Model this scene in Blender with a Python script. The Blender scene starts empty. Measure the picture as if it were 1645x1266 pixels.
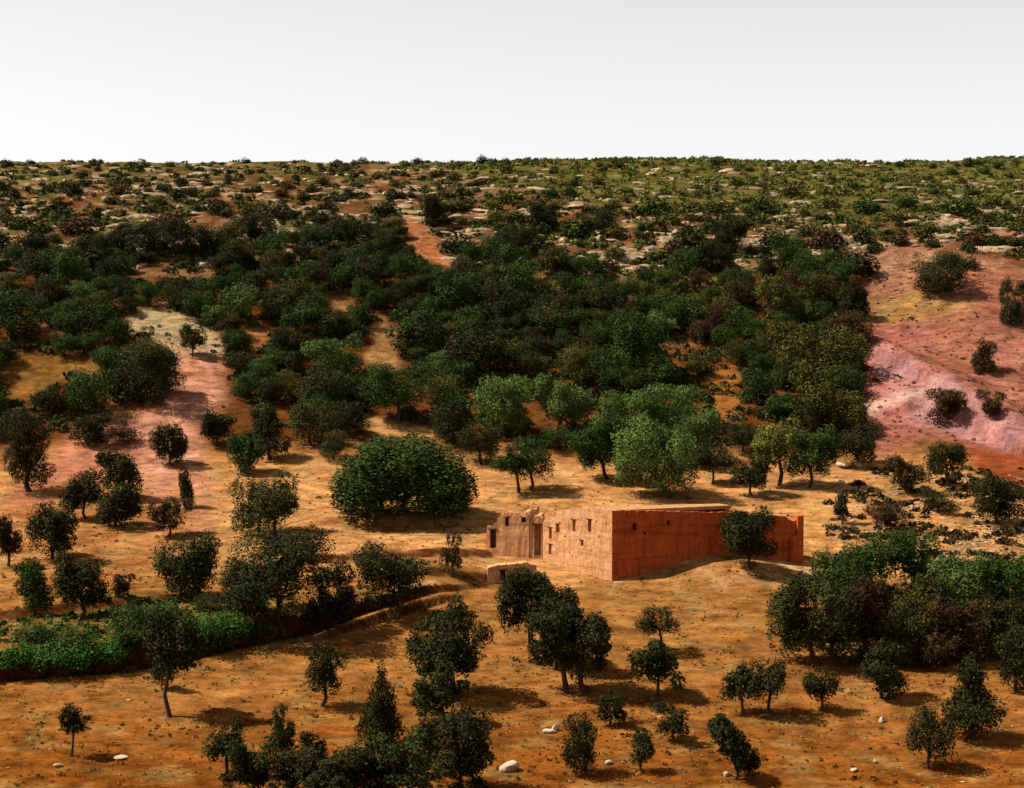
import bpy, math, random
import numpy as np
from mathutils import Vector, Matrix

random.seed(7)
rng = np.random.default_rng(7)
scene = bpy.context.scene
COL = scene.collection

# ------------------------------------------------------------------ camera, sky, sun, exposure
W0, H0 = 1645.0, 1266.0
HFOV = math.radians(30.0)
F = W0 / 2 / math.tan(HFOV / 2)
PITCH = math.radians(-3.0)
cp, sp = math.cos(PITCH), math.sin(PITCH)
cam = bpy.data.cameras.new("camera")
cam.sensor_fit = 'HORIZONTAL'
cam.angle = HFOV
cam.clip_start = 0.5
cam.clip_end = 12000
camo = bpy.data.objects.new("camera", cam)
COL.objects.link(camo)
camo.location = (0, 0, 0)
camo.rotation_euler = (math.pi / 2 + PITCH, 0, 0)
scene.camera = camo

SUN_EL, SUN_AZ = math.radians(52.0), math.radians(275.0)   # azimuth clockwise from +Y
world = bpy.data.worlds.new("World")
scene.world = world
world.use_nodes = True
wn = world.node_tree
bg = wn.nodes['Background']
sky = wn.nodes.new('ShaderNodeTexSky')
sky.sky_type = 'NISHITA'
sky.sun_disc = False
sky.sun_elevation = SUN_EL
sky.sun_rotation = SUN_AZ
sky.altitude = 2200
sky.air_density = 1.0
sky.dust_density = 1.2
sky.ozone_density = 1.0
hsv = wn.nodes.new('ShaderNodeHueSaturation')
hsv.inputs['Saturation'].default_value = 0.12
tintn = wn.nodes.new('ShaderNodeMix')
tintn.data_type = 'RGBA'
tintn.blend_type = 'MULTIPLY'
tintn.inputs['Factor'].default_value = 1.0
tintn.inputs['B'].default_value = (1.0, 0.985, 0.95, 1)
wn.links.new(sky.outputs[0], hsv.inputs['Color'])
wn.links.new(hsv.outputs[0], tintn.inputs['A'])
wn.links.new(tintn.outputs['Result'], bg.inputs[0])
bg.inputs[1].default_value = 0.078
sun = bpy.data.lights.new("sun", 'SUN')
sun.energy = 5.0
sun.angle = math.radians(0.53)
sun.color = (1.0, 0.93, 0.82)
suno = bpy.data.objects.new("sun", sun)
COL.objects.link(suno)
sdir = Vector((math.sin(SUN_AZ) * math.cos(SUN_EL), math.cos(SUN_AZ) * math.cos(SUN_EL), math.sin(SUN_EL)))
suno.rotation_euler = sdir.to_track_quat('Z', 'Y').to_euler()
suno.location = (-60, 200, 120)
scene.view_settings.view_transform = 'Standard'
scene.view_settings.look = 'None'
scene.view_settings.gamma = 1
scene.view_settings.use_curve_mapping = False
scene.view_settings.exposure = 0.95
scene.render.engine = 'CYCLES'
scene.cycles.max_bounces = 4
scene.cycles.diffuse_bounces = 2
scene.cycles.transparent_max_bounces = 4

# ------------------------------------------------------------------ noise
_perm = np.random.default_rng(3).permutation(256)
_perm = np.concatenate([_perm, _perm, _perm])


def vnoise(x, y):
    """2-D gradient noise, about -1..1"""
    x = np.asarray(x, float); y = np.asarray(y, float)
    xi = np.floor(x).astype(int); yi = np.floor(y).astype(int)
    xf = x - xi; yf = y - yi
    xi &= 255; yi &= 255
    u = xf * xf * xf * (xf * (xf * 6 - 15) + 10)
    v = yf * yf * yf * (yf * (yf * 6 - 15) + 10)

    def g(ix, iy, dx, dy):
        a = _perm[_perm[ix] + iy] * (2 * math.pi / 256)
        return np.cos(a) * dx + np.sin(a) * dy
    n00 = g(xi, yi, xf, yf); n10 = g(xi + 1, yi, xf - 1, yf)
    n01 = g(xi, yi + 1, xf, yf - 1); n11 = g(xi + 1, yi + 1, xf - 1, yf - 1)
    return 1.5 * ((n00 * (1 - u) + n10 * u) * (1 - v) + (n01 * (1 - u) + n11 * u) * v)


def fbm(x, y, o=4):
    r = 0; a = 1.0; t = 0
    for k in range(o):
        r = r + a * vnoise(x * 2 ** k + 17.3 * k, y * 2 ** k + 5.1 * k); t += a; a *= 0.5
    return r / t


def sstep(x, a, b):
    t = np.clip((np.asarray(x, float) - a) / (b - a), 0, 1)
    return t * t * (3 - 2 * t)


# ------------------------------------------------------------------ terrain
def ratio(y):
    v = (H0 / 2 - np.asarray(y, float)) / F
    return (sp + v * cp) / (cp - v * sp)


ROWS = np.array([1400, 1266, 1150, 1050, 950, 900, 850, 800, 750, 700, 600, 500, 400, 330, 290, 270, 259])
DIST = np.array([120, 140, 155, 170, 190, 203, 215, 230, 246, 258, 278, 300, 325, 348, 372, 396, 425.])
_pY = np.concatenate([[-60, 0, 40, 80], DIST, [450, 520, 700, 1500, 6000]])
_z = DIST * ratio(ROWS)
_pz = np.concatenate([[6, -1.8, -20, -37], _z, [_z[-1] - 1.5, _z[-1] - 14, _z[-1] - 50, -120, -220]])
_fy = np.arange(-60, 1600, 0.5)
_fz = np.interp(_fy, _pY, _pz)
_k = np.hanning(25); _k /= _k.sum()
_fz = np.convolve(np.pad(_fz, 12, mode='edge'), _k, mode='valid')


def prof(Y):
    Y = np.asarray(Y, float)
    return np.where(Y < 1590, np.interp(Y, _fy, _fz), np.interp(Y, _pY, _pz))


def ray(px, py):
    u = (px - W0 / 2) / F; v = (H0 / 2 - py) / F
    return Vector((u, cp - v * sp, sp + v * cp))


def pix(X, Y, Z):
    d = Y * cp + Z * sp
    up = -Y * sp + Z * cp
    d = np.maximum(d, 1e-3)
    return W0 / 2 + F * X / d, H0 / 2 - F * up / d


def march(px, py, hf):
    d = ray(px, py)
    Ys = np.arange(112, 470, 0.1)
    s = Ys / d.y
    g = s * d.z - hf(s * d.x, Ys)
    k = np.where(g < 0)[0]
    i = k[0] if len(k) else len(Ys) - 1
    return s[i] * d.x, Ys[i]


_flat = lambda X, Y: prof(Y)
STEPS = []   # (xs, ys, height(x) xs, hs, ramp, decay)


def add_step(pts, hs, ramp=1.0, decay=(6, 22)):
    w = [march(x, y, _flat) for x, y in pts]
    STEPS.append((np.array([p[0] for p in w]), np.array([p[1] for p in w]), np.array(hs, float), ramp, decay))


# terrace banks below and above the garden, field edges, cut bank of the track on the right
add_step([(-80, 1112), (14, 1094), (200, 1080), (300, 1060), (400, 1038), (500, 1018), (560, 1003), (640, 978), (700, 960), (790, 938)],
         [2.2, 2.2, 2.1, 2.0, 1.8, 1.6, 1.5, 1.3, .9, 0], 0.8, (5, 24))
add_step([(500, 1034), (540, 1022), (600, 1004), (660, 985), (710, 970), (760, 958)], [0, .6, .8, .8, .7, 0], 0.4, (1.2, 4))
add_step([(-80, 1012), (14, 1003), (130, 988), (250, 976), (340, 968), (380, 966)], [.8, .8, .8, .7, .3, 0], 0.6, (4, 14))
add_step([(430, 912), (480, 908), (560, 905), (690, 902), (780, 898), (800, 896)], [0, .7, .8, .8, .7, 0], 0.6, (4, 14))
add_step([(660, 942), (695, 940), (780, 937), (800, 936)], [0, .7, .7, 0], 0.5, (2, 5))
add_step([(1370, 655), (1420, 672), (1490, 668), (1560, 700), (1650, 740), (1750, 780)], [0, 1.0, 1.6, 2.0, 2.4, 2.4], 2.0, (6, 26))
add_step([(1375, 560), (1400, 572), (1480, 640), (1560, 690), (1650, 720), (1750, 750)], [0, .9, 1.4, 1.4, 1.2, 1.2], 1.2, (5, 18))
add_step([(470, 850), (520, 846), (620, 846), (770, 842), (800, 842)], [0, .6, .8, .6, 0], 1.2, (3, 10))


def ground(X, Y, fine=True):
    X = np.asarray(X, float); Y = np.asarray(Y, float)
    h = prof(Y)
    hill = sstep(Y, 235, 275)
    far = sstep(Y, 440, 520)
    h = h + fbm(X / 46, Y / 46, 3) * (0.25 + 1.5 * hill) * (1 - 0.3 * far) * sstep(Y, 60, 120)
    h = h + fbm(X / 9 + 40, Y / 9, 3) * (0.09 + 0.28 * hill) * sstep(Y, 60, 120)
    # spur on the right, shallow gully in the wooded middle
    u = X / np.maximum(Y, 60)
    h = h + 2.2 * sstep(u, 0.185, 0.25) * sstep(Y, 250, 285) * (1 - sstep(Y, 315, 350))
    h = h - 1.5 * np.exp(-((u + 0.02) / 0.07) ** 2) * sstep(Y, 255, 285) * (1 - sstep(Y, 320, 350))
    h = h + 0.8 * np.exp(-((u - 0.08) / 0.07) ** 2) * sstep(Y, 360, 420) * (1 - far)
    # mound in front of the long wall
    h = h + 1.9 * np.exp(-np.abs((X - 21.0) / 7.5) ** 2.4 - ((Y - 198.0) / 5.5) ** 2)
    # rain gullies and ribs down the bare slope on the right
    rs = sstep(u, 0.175, 0.195) * sstep(Y, 250, 262) * (1 - sstep(Y, 318, 332))
    gd = X * .8 - Y * .6
    h = h + rs * (.30 * (1 - np.abs(vnoise(gd / 6.0 + .4 * vnoise(X / 9, Y / 9), Y / 40 + X / 60))) ** 2 - .2 + .13 * fbm(X / 2.6, Y / 2.6, 3))
    h = h + hill * .10 * fbm(X / 2.2 + 7, Y / 2.2, 2)
    for xs, ys, hs, ramp, dec in STEPS:
        s = np.interp(X, xs, hs)
        d = Y - np.interp(X, xs, ys) + 0.5 * vnoise(X / 6.0, X * 0 + 3.7)
        h = h + s * sstep(d, 0, ramp) * (1 - sstep(d, dec[0], dec[1]))
    # rocky benches on the upper hillside
    bm_ = sstep(Y, 312, 345) * (1 - sstep(Y, 430, 470))
    q = (h + 0.8 * fbm(X / 14, Y / 14, 2)) / 1.25
    fr = q - np.floor(q)
    h = h + bm_ * 0.55 * (sstep(fr, 0.35, 0.75) - fr)
    return h


_gx = np.arange(-150, 150.1, 0.75); _gy = np.arange(100, 480.1, 0.75)
_GX, _GY = np.meshgrid(_gx, _gy, indexing='ij')
_GZ = ground(_GX, _GY)


def ground_fast(X, Y):
    fx = np.clip((np.asarray(X, float) + 150) / .75, 0, len(_gx) - 1.001); fy = np.clip((np.asarray(Y, float) - 100) / .75, 0, len(_gy) - 1.001)
    i = fx.astype(int); j = fy.astype(int); a = fx - i; b = fy - j
    return (_GZ[i, j] * (1 - a) + _GZ[i + 1, j] * a) * (1 - b) + (_GZ[i, j + 1] * (1 - a) + _GZ[i + 1, j + 1] * a) * b


def at(px, py):
    x, y = march(px, py, ground_fast)
    return Vector((x, y, float(ground(x, y))))


def at_depth(px, py, Y):
    d = ray(px, py)
    return d * (Y / d.y)


# ------------------------------------------------------------------ materials
def nodes_mat(name):
    m = bpy.data.materials.new(name)
    m.use_nodes = True
    nt = m.node_tree
    b = nt.nodes['Principled BSDF']
    b.inputs['Roughness'].default_value = 0.9
    b.inputs['Specular IOR Level'].default_value = 0.15
    return m, nt, b


def N(nt, typ, **kw):
    n = nt.nodes.new(typ)
    for k, v in kw.items():
        if k in n.inputs:
            n.inputs[k].default_value = v
        else:
            setattr(n, k, v)
    return n


def mul(nt, a, b, fac=1.0):
    m = nt.nodes.new('ShaderNodeMix'); m.data_type = 'RGBA'; m.blend_type = 'MULTIPLY'
    m.inputs['Factor'].default_value = fac
    nt.links.new(a, m.inputs['A']); nt.links.new(b, m.inputs['B'])
    return m.outputs['Result']


def ramp(nt, src, stops):
    r = nt.nodes.new('ShaderNodeValToRGB')
    e = r.color_ramp.elements
    while len(e) < len(stops):
        e.new(0.5)
    for i, (p, c) in enumerate(stops):
        e[i].position = p
        e[i].color = (*c, 1) if len(c) == 3 else c
    nt.links.new(src, r.inputs[0])
    return r.outputs[0]


def make_soil():
    m, nt, b = nodes_mat("soil")
    b.inputs['Specular IOR Level'].default_value = 0.0
    b.inputs['Roughness'].default_value = 1.0
    at_ = N(nt, 'ShaderNodeAttribute', attribute_name='soil')
    geo = N(nt, 'ShaderNodeNewGeometry')
    n1 = N(nt, 'ShaderNodeTexNoise', Scale=0.9, Detail=6.0, Roughness=0.7)
    n2 = N(nt, 'ShaderNodeTexNoise', Scale=4.0, Detail=4.0, Roughness=0.75)
    n3 = N(nt, 'ShaderNodeTexNoise', Scale=0.16, Detail=5.0, Roughness=0.65)
    mp = N(nt, 'ShaderNodeMapping')
    mp.inputs['Scale'].default_value = (0.6, 1.0, 1.0)
    nt.links.new(geo.outputs['Position'], mp.inputs[0])
    for n in (n1, n2, n3):
        nt.links.new(mp.outputs[0], n.inputs['Vector'])
    r1 = ramp(nt, n1.outputs[0], [(0.34, (.55, .50, .42)), (0.5, (1, 1, 1)), (0.66, (1.35, 1.38, 1.4))])
    r2 = ramp(nt, n2.outputs[0], [(0.34, (.5, .42, .36)), (0.44, (.92, .92, .92)), (0.58, (1.05, 1.05, 1.05)), (0.7, (1.45, 1.45, 1.45))])
    r3 = ramp(nt, n3.outputs[0], [(0.3, (.78, .72, .66)), (0.5, (1, 1, 1)), (0.7, (1.18, 1.22, 1.26))])
    c = mul(nt, at_.outputs['Color'], r1)
    c = mul(nt, c, r2)
    c = mul(nt, c, r3)
    nt.links.new(c, b.inputs['Base Color'])
    bp = N(nt, 'ShaderNodeBump', Strength=0.7, Distance=0.25)
    nt.links.new(n1.outputs[0], bp.inputs['Height'])
    nt.links.new(bp.outputs[0], b.inputs['Normal'])
    return m


def make_leaf(name="leaves"):
    m, nt, b = nodes_mat(name)
    oi = N(nt, 'ShaderNodeObjectInfo')
    at_ = N(nt, 'ShaderNodeAttribute', attribute_name='tint')
    r = ramp(nt, at_.outputs['Fac'], [(0, (.45, .48, .5)), (0.5, (.95, .95, .9)), (1.0, (1.9, 1.75, 1.5))])
    c = mul(nt, oi.outputs['Color'], r)
    nt.links.new(c, b.inputs['Base Color'])
    b.inputs['Roughness'].default_value = 0.7
    b.inputs['Specular IOR Level'].default_value = 0.06
    return m


def make_simple(name, col, var=0.35, scale=3.0, bump=0.4, rough=0.9, dist=0.1):
    m, nt, b = nodes_mat(name)
    b.inputs['Roughness'].default_value = rough
    tc = N(nt, 'ShaderNodeNewGeometry')
    n = N(nt, 'ShaderNodeTexNoise', Scale=scale, Detail=6.0, Roughness=0.7)
    nt.links.new(tc.outputs['Position'], n.inputs['Vector'])
    lo = tuple(c * (1 - var) for c in col); hi = tuple(c * (1 + var) for c in col)
    c = ramp(nt, n.outputs[0], [(0.32, lo), (0.5, col), (0.7, hi)])
    nt.links.new(c, b.inputs['Base Color'])
    bp = N(nt, 'ShaderNodeBump', Strength=bump, Distance=dist)
    nt.links.new(n.outputs[0], bp.inputs['Height'])
    nt.links.new(bp.outputs[0], b.inputs['Normal'])
    return m


def make_clay(name, col, stain, streak=1.0):
    """rammed earth: lift bands, rain streaks, patchy plaster"""
    m, nt, b = nodes_mat(name)
    b.inputs['Specular IOR Level'].default_value = 0.0
    geo = N(nt, 'ShaderNodeNewGeometry')
    n1 = N(nt, 'ShaderNodeTexNoise', Scale=0.8, Detail=6.0, Roughness=0.7)
    nt.links.new(geo.outputs['Position'], n1.inputs['Vector'])
    mp = N(nt, 'ShaderNodeMapping'); mp.inputs['Scale'].default_value = (1.6, 1.6, 0.22)
    nt.links.new(geo.outputs['Position'], mp.inputs[0])
    n2 = N(nt, 'ShaderNodeTexNoise', Scale=1.6, Detail=4.0, Roughness=0.6)
    nt.links.new(mp.outputs[0], n2.inputs['Vector'])
    mp3 = N(nt, 'ShaderNodeMapping'); mp3.inputs['Scale'].default_value = (0.15, 0.15, 2.2)
    nt.links.new(geo.outputs['Position'], mp3.inputs[0])
    n3 = N(nt, 'ShaderNodeTexNoise', Scale=1.0, Detail=3.0)
    nt.links.new(mp3.outputs[0], n3.inputs['Vector'])
    n4 = N(nt, 'ShaderNodeTexNoise', Scale=6.0, Detail=3.0)
    nt.links.new(geo.outputs['Position'], n4.inputs['Vector'])
    c = ramp(nt, n1.outputs[0], [(0.32, stain), (0.5, col), (0.7, tuple(min(.8, x * 1.2) for x in col))])
    c = mul(nt, c, ramp(nt, n2.outputs[0], [(0.38, (.62, .57, .52)), (0.5, (1, 1, 1)), (0.64, (1.14, 1.14, 1.14))]), streak)
    c = mul(nt, c, ramp(nt, n3.outputs[0], [(0.38, (.66, .62, .58)), (0.45, (1, 1, 1)), (0.6, (1.1, 1.1, 1.1))]), streak)
    n5 = N(nt, 'ShaderNodeTexVoronoi', Scale=0.75)
    n5.feature = 'DISTANCE_TO_EDGE'
    mp5 = N(nt, 'ShaderNodeMapping'); mp5.inputs['Scale'].default_value = (.55, .55, 1.0)
    nw = N(nt, 'ShaderNodeMix'); nw.data_type = 'RGBA'; nw.inputs['Factor'].default_value = .35
    nt.links.new(geo.outputs['Position'], nw.inputs['A']); nt.links.new(n4.outputs['Color'], nw.inputs['B'])
    nt.links.new(nw.outputs['Result'], mp5.inputs[0])
    nt.links.new(mp5.outputs[0], n5.inputs['Vector'])
    c = mul(nt, c, ramp(nt, n5.outputs['Distance'], [(0.0, (.5, .45, .42)), (0.025, (1, 1, 1))]), .3)
    c = mul(nt, c, ramp(nt, n4.outputs[0], [(0.34, (.7, .66, .62)), (0.46, (1, 1, 1)), (0.7, (1.12, 1.12, 1.12))]))
    nt.links.new(c, b.inputs['Base Color'])
    bp = N(nt, 'ShaderNodeBump', Strength=0.6, Distance=0.12)
    nt.links.new(n1.outputs[0], bp.inputs['Height'])
    nt.links.new(bp.outputs[0], b.inputs['Normal'])
    return m


M_SOIL = make_soil()
M_LEAF = make_leaf()
M_BARK = make_simple("bark", (.055, .032, .02), .4, 5.0)
M_CLAY = make_clay("rammed_earth", (.445, .225, .105), (.37, .17, .07), .5)
M_CLAYSHADE = make_clay("shaded_rammed_earth", (.37, .080, .021), (.29, .053, .013), .6)  # clay copy reddened and darkened, the wall's shade put into its colour
M_ROOF = make_simple("earth_roof", (.30, .155, .062), .35, 1.5)
M_WOOD = make_simple("old_wood", (.05, .025, .015), .4, 6.0)
M_ROCKM = make_simple("pale_limestone", (.29, .198, .112), .6, 1.0, .6)
M_ROCKR = make_simple("reddish_rock", (.22, .11, .065), .5, 1.2, .6)
M_WHITE = make_simple("white_stone", (.40, .305, .22), .4, 2.5, .5)


# ------------------------------------------------------------------ object helpers
def mesh_np(name, verts, faces, mat, tint=None):
    """verts (n,3), faces (m,k) all of one size"""
    verts = np.asarray(verts, np.float32); faces = np.asarray(faces, np.int32)
    me = bpy.data.meshes.new(name)
    m, k = faces.shape
    me.vertices.add(len(verts)); me.vertices.foreach_set('co', verts.ravel())
    me.loops.add(m * k); me.loops.foreach_set('vertex_index', faces.ravel())
    me.polygons.add(m)
    me.polygons.foreach_set('loop_start', np.arange(0, m * k, k, dtype=np.int32))
    me.polygons.foreach_set('loop_total', np.full(m, k, np.int32))
    me.update(calc_edges=True)
    if tint is not None:
        a = me.attributes.new('tint', 'FLOAT', 'FACE')
        a.data.foreach_set('value', np.asarray(tint, np.float32))
    me.materials.append(mat)
    return me


def link(name, data, parent=None, loc=None):
    o = bpy.data.objects.new(name, data)
    COL.objects.link(o)
    if parent is not None:
        o.parent = parent
    if loc is not None:
        o.location = loc
    return o


def tag(o, label=None, cat=None, group=None, kind=None):
    if label: o['label'] = label
    if cat: o['category'] = cat
    if group: o['group'] = group
    if kind: o['kind'] = kind
    return o


# ------------------------------------------------------------------ ground sheet with soil colours
def poly_mask(px, py, poly, soft):
    poly = np.array(poly, float)
    n = len(poly)
    ins = np.zeros(px.shape, bool); dist = np.full(px.shape, 1e9)
    for i in range(n):
        x0, y0 = poly[i]; x1, y1 = poly[(i + 1) % n]
        c = ((y0 > py) != (y1 > py))
        with np.errstate(divide='ignore', invalid='ignore'):
            xc = (x1 - x0) * (py - y0) / (y1 - y0 if y1 != y0 else 1e-9) + x0
        ins ^= c & (px < xc)
        ex, ey = x1 - x0, y1 - y0
        t = np.clip(((px - x0) * ex + (py - y0) * ey) / (ex * ex + ey * ey + 1e-9), 0, 1)
        dist = np.minimum(dist, np.hypot(px - x0 - t * ex, py - y0 - t * ey))
    sd = np.where(ins, dist, -dist)
    return sstep(sd, -soft, soft)


# bare patches that the wood leaves open (also used when planting)
BARE = {
    'pale': [(205, 505), (268, 484), (312, 510), (356, 540), (352, 592), (310, 600), (250, 545), (205, 540)],
    'pinktrack': [(285, 560), (362, 570), (358, 640), (322, 690), (318, 740), (345, 800), (330, 860), (240, 850), (215, 760), (205, 710), (175, 695), (180, 668), (260, 655)],
    'pinkleft': [(10, 790), (70, 735), (130, 690), (180, 695), (215, 720), (215, 770), (100, 790), (60, 830), (10, 850)],
    'redleft': [(18, 520), (75, 515), (90, 550), (30, 555)],
    'yellowleft': [(10, 572), (150, 575), (168, 612), (120, 600), (50, 640), (10, 640)],
    'strip': [(575, 660), (640, 672), (705, 690), (700, 712), (640, 704), (590, 692)],
    'gap': [(600, 500), (640, 510), (648, 582), (612, 592), (588, 565)],
    'gap2': [(512, 470), (570, 462), (578, 492), (530, 500)],
    'gap3': [(1040, 545), (1110, 530), (1130, 560), (1080, 580)],
    'gap4': [(395, 520), (440, 520), (430, 560), (395, 570)],
    'gap5': [(200, 430), (330, 420), (340, 445), (230, 450)],
    'redscar': [(648, 352), (690, 360), (728, 410), (716, 432), (690, 425), (650, 385)],
    'orange': [(1136, 572), (1185, 568), (1192, 640), (1180, 690), (1146, 685)],
    'olive': [(740, 405), (900, 385), (1010, 395), (1230, 370), (1340, 400), (1290, 440), (1200, 450), (1110, 490), (1000, 490), (880, 482), (800, 440)],
    'pinkslope': [(1375, 400), (1470, 400), (1580, 440), (1700, 470), (1700, 800), (1640, 780), (1570, 735), (1490, 705), (1410, 735), (1392, 690), (1388, 560), (1400, 450)],
}


def build_ground():
    rows = np.concatenate([np.linspace(-60, 100, 12), DIST[0] - np.linspace(18, 1, 8)])
    pr = np.linspace(1400, 262, 600)
    dd = np.interp(-pr, -ROWS, DIST)
    rows = np.concatenate([rows, dd, np.linspace(420, 480, 50), [500, 540, 600, 700, 900, 1300, 2200, 6000]])
    rows = np.unique(rows)
    us = np.concatenate([[-3, -1.5, -.8, -.5, -.4], np.linspace(-.34, .34, 560), [.4, .5, .8, 1.5, 3]])
    YY, UU = np.meshgrid(rows, us, indexing='ij')
    XX = UU * np.maximum(YY + 60, 90) * (YY / np.maximum(YY + 60, 90) * (YY > 110) + (YY <= 110) * 110 / np.maximum(YY + 60, 90) * 1.0)
    ZZ = ground(XX, YY)
    px, py = pix(XX, YY, prof(YY))
    jx = px + 14 * fbm(XX / 5, YY / 5, 3); jy = py + 9 * fbm(XX / 5 + 50, YY / 5 + 20, 3)

    def blend(c, m, col):
        return c * (1 - m[..., None]) + np.array(col) * m[..., None]
    one = np.ones(px.shape)
    c = one[..., None] * np.array([.128, .041, .0065])
    # brighter, yellower towards the middle terraces
    c = blend(c, sstep(-jy + 40 * fbm(XX / 20, YY / 20, 2), -1250, -1040), (.178, .073, .018))
    c = blend(c, sstep(-jy, -1030, -960), (.175, .074, .018))
    c = blend(c, sstep(-jy, -950, -890), (.285, .135, .046))
    c = blend(c, poly_mask(jx, jy, [(780, 700), (780, 935), (990, 945), (1320, 925), (1420, 880), (1420, 740)], 25), (.285, .135, .046))
    # wood floor and upper hillside
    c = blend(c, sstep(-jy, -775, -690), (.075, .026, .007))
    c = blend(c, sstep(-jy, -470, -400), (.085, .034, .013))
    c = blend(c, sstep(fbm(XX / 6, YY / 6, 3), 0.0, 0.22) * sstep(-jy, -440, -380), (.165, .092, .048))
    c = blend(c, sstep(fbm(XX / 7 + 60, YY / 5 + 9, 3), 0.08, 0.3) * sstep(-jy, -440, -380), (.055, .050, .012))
    g_r = poly_mask(jx, jy, [(560, 240), (800, 300), (1000, 330), (1380, 370), (1480, 350), (1750, 330), (1750, 200), (560, 200)], 25)
    c = blend(c, g_r * 0.75, (.058, .058, .012))
    c = blend(c, poly_mask(jx, jy, [(-60, 240), (560, 250), (560, 285), (-60, 300)], 12) * .5, (.065, .062, .014))
    # soils of their own colour
    c = blend(c, poly_mask(jx, jy, [(330, 760), (560, 740), (560, 860), (780, 850), (780, 740), (1420, 760), (1420, 800), (330, 900)], 20) * .8, (.285, .135, .046))
    c = blend(c, poly_mask(jx, jy, BARE['pale'], 10), (.24, .172, .088))
    c = blend(c, poly_mask(jx, jy, BARE['pinktrack'], 24), (.29, .128, .076))
    c = blend(c, poly_mask(jx, jy, BARE['pinkleft'], 16), (.25, .095, .050))
    c = blend(c, poly_mask(jx, jy, [(0, 800), (330, 780), (340, 960), (0, 1000)], 40) * .7, (.19, .072, .021))
    c = blend(c, poly_mask(jx, jy, BARE['redleft'], 10), (.17, .06, .024))
    c = blend(c, poly_mask(jx, jy, BARE['yellowleft'], 10), (.13, .06, .014))
    c = blend(c, poly_mask(jx, jy, BARE['strip'], 8), (.26, .13, .043))
    c = blend(c, poly_mask(jx, jy, BARE['gap'], 8), (.19, .095, .033))
    for nm, cc in (('gap2', (.16, .075, .028)), ('gap3', (.10, .042, .014)), ('gap4', (.15, .065, .022)), ('gap5', (.15, .075, .03))):
        c = blend(c, poly_mask(jx, jy, BARE[nm], 14), cc)
    c = blend(c, poly_mask(jx, jy, BARE['redscar'], 8), (.22, .078, .03))
    c = blend(c, poly_mask(jx, jy, BARE['orange'], 8), (.16, .06, .013))
    c = blend(c, poly_mask(jx, jy, BARE['olive'], 20) * .8, (.12, .075, .024))
    ps = poly_mask(jx, jy, BARE['pinkslope'], 14)
    c = blend(c, ps, (.185, .068, .040))
    c = blend(c, ps * (1 - sstep(jy, 430, 480)), (.165, .080, .042))
    c = blend(c, ps * poly_mask(jx, jy, [(1385, 470), (1500, 480), (1560, 520), (1480, 540), (1390, 520)], 22), (.18, .095, .032))
    c = blend(c, ps * poly_mask(jx, jy, [(1390, 520), (1500, 540), (1500, 570), (1400, 560)], 20), (.18, .06, .044))
    c = blend(c, ps * poly_mask(jx, jy, [(1385, 570), (1430, 590), (1520, 650), (1560, 700), (1490, 700), (1400, 690)], 16), (.235, .085, .064))
    c = blend(c, ps * poly_mask(px + .4 * (jx - px), py + .4 * (jy - py), [(1383, 556), (1420, 572), (1500, 640), (1600, 698), (1700, 735), (1700, 752), (1590, 722), (1490, 690), (1430, 650)], 7), (.235, .105, .095))
    c = blend(c, ps * poly_mask(jx, jy, [(1388, 652), (1500, 645), (1512, 658), (1390, 664)], 6), (.33, .19, .15))
    c = blend(c, ps * poly_mask(jx, jy, [(1540, 560), (1700, 560), (1700, 720), (1600, 690)], 20), (.21, .08, .05))
    c = blend(c, poly_mask(jx, jy, [(1530, 712), (1600, 728), (1700, 745), (1700, 830), (1600, 790)], 10), (.15, .036, .012))
    # yellow dry bank beside the garden, pale worn bench at the wall foot, footpath on the terrace
    c = blend(c, poly_mask(jx, jy, [(370, 950), (420, 950), (470, 1012), (430, 1015)], 8), (.27, .17, .042))
    c = blend(c, poly_mask(px, jy, [(985, 926), (1060, 912), (1130, 900), (1180, 898), (1180, 906), (1130, 910), (1060, 924), (985, 944)], 3), (.42, .255, .14))
    c = blend(c, poly_mask(px, jy, [(1215, 902), (1300, 912), (1350, 925), (1330, 935), (1260, 920)], 4), (.38, .225, .125))
    c = blend(c, poly_mask(jx, jy, [(1140, 938), (1250, 935), (1260, 945), (1140, 950)], 5) * .7, (.29, .155, .066))
    c = blend(c, poly_mask(px, jy, [(540, 1000), (640, 968), (700, 945), (700, 955), (640, 978), (545, 1012)], 5) * .8, (.29, .165, .08))
    c = blend(c, poly_mask(jx, jy, [(20, 990), (200, 960), (440, 970), (430, 1030), (220, 1070), (14, 1085)], 14) * .8, (.08, .05, .011))
    # terrace risers: shade of the bank faces painted into the soil as dark red
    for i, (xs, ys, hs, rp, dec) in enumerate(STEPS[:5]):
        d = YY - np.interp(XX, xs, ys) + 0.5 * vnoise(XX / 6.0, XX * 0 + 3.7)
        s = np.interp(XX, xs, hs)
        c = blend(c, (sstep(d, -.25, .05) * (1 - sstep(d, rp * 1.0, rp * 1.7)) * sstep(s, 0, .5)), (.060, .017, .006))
    v = 1 + 0.55 * fbm(XX / 2.2, YY / 2.2, 3) + 0.45 * fbm(XX / 9 + 5, YY / 6, 3)
    dry = sstep(fbm(XX / 4 + 90, YY / 3, 4), .05, .35) * sstep(py, 760, 800)
    c = c * (1 - .5 * dry[..., None]) + np.array([.16, .095, .03]) * .5 * dry[..., None]
    hue = .18 * fbm(XX / 4 + 31, YY / 4, 3)
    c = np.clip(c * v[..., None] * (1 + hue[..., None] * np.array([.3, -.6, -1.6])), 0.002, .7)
    nr, nc = XX.shape
    verts = np.stack([XX, YY, ZZ], -1).reshape(-1, 3)
    idx = np.arange(nr * nc).reshape(nr, nc)
    faces = np.stack([idx[:-1, :-1], idx[:-1, 1:], idx[1:, 1:], idx[1:, :-1]], -1).reshape(-1, 4)
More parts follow.
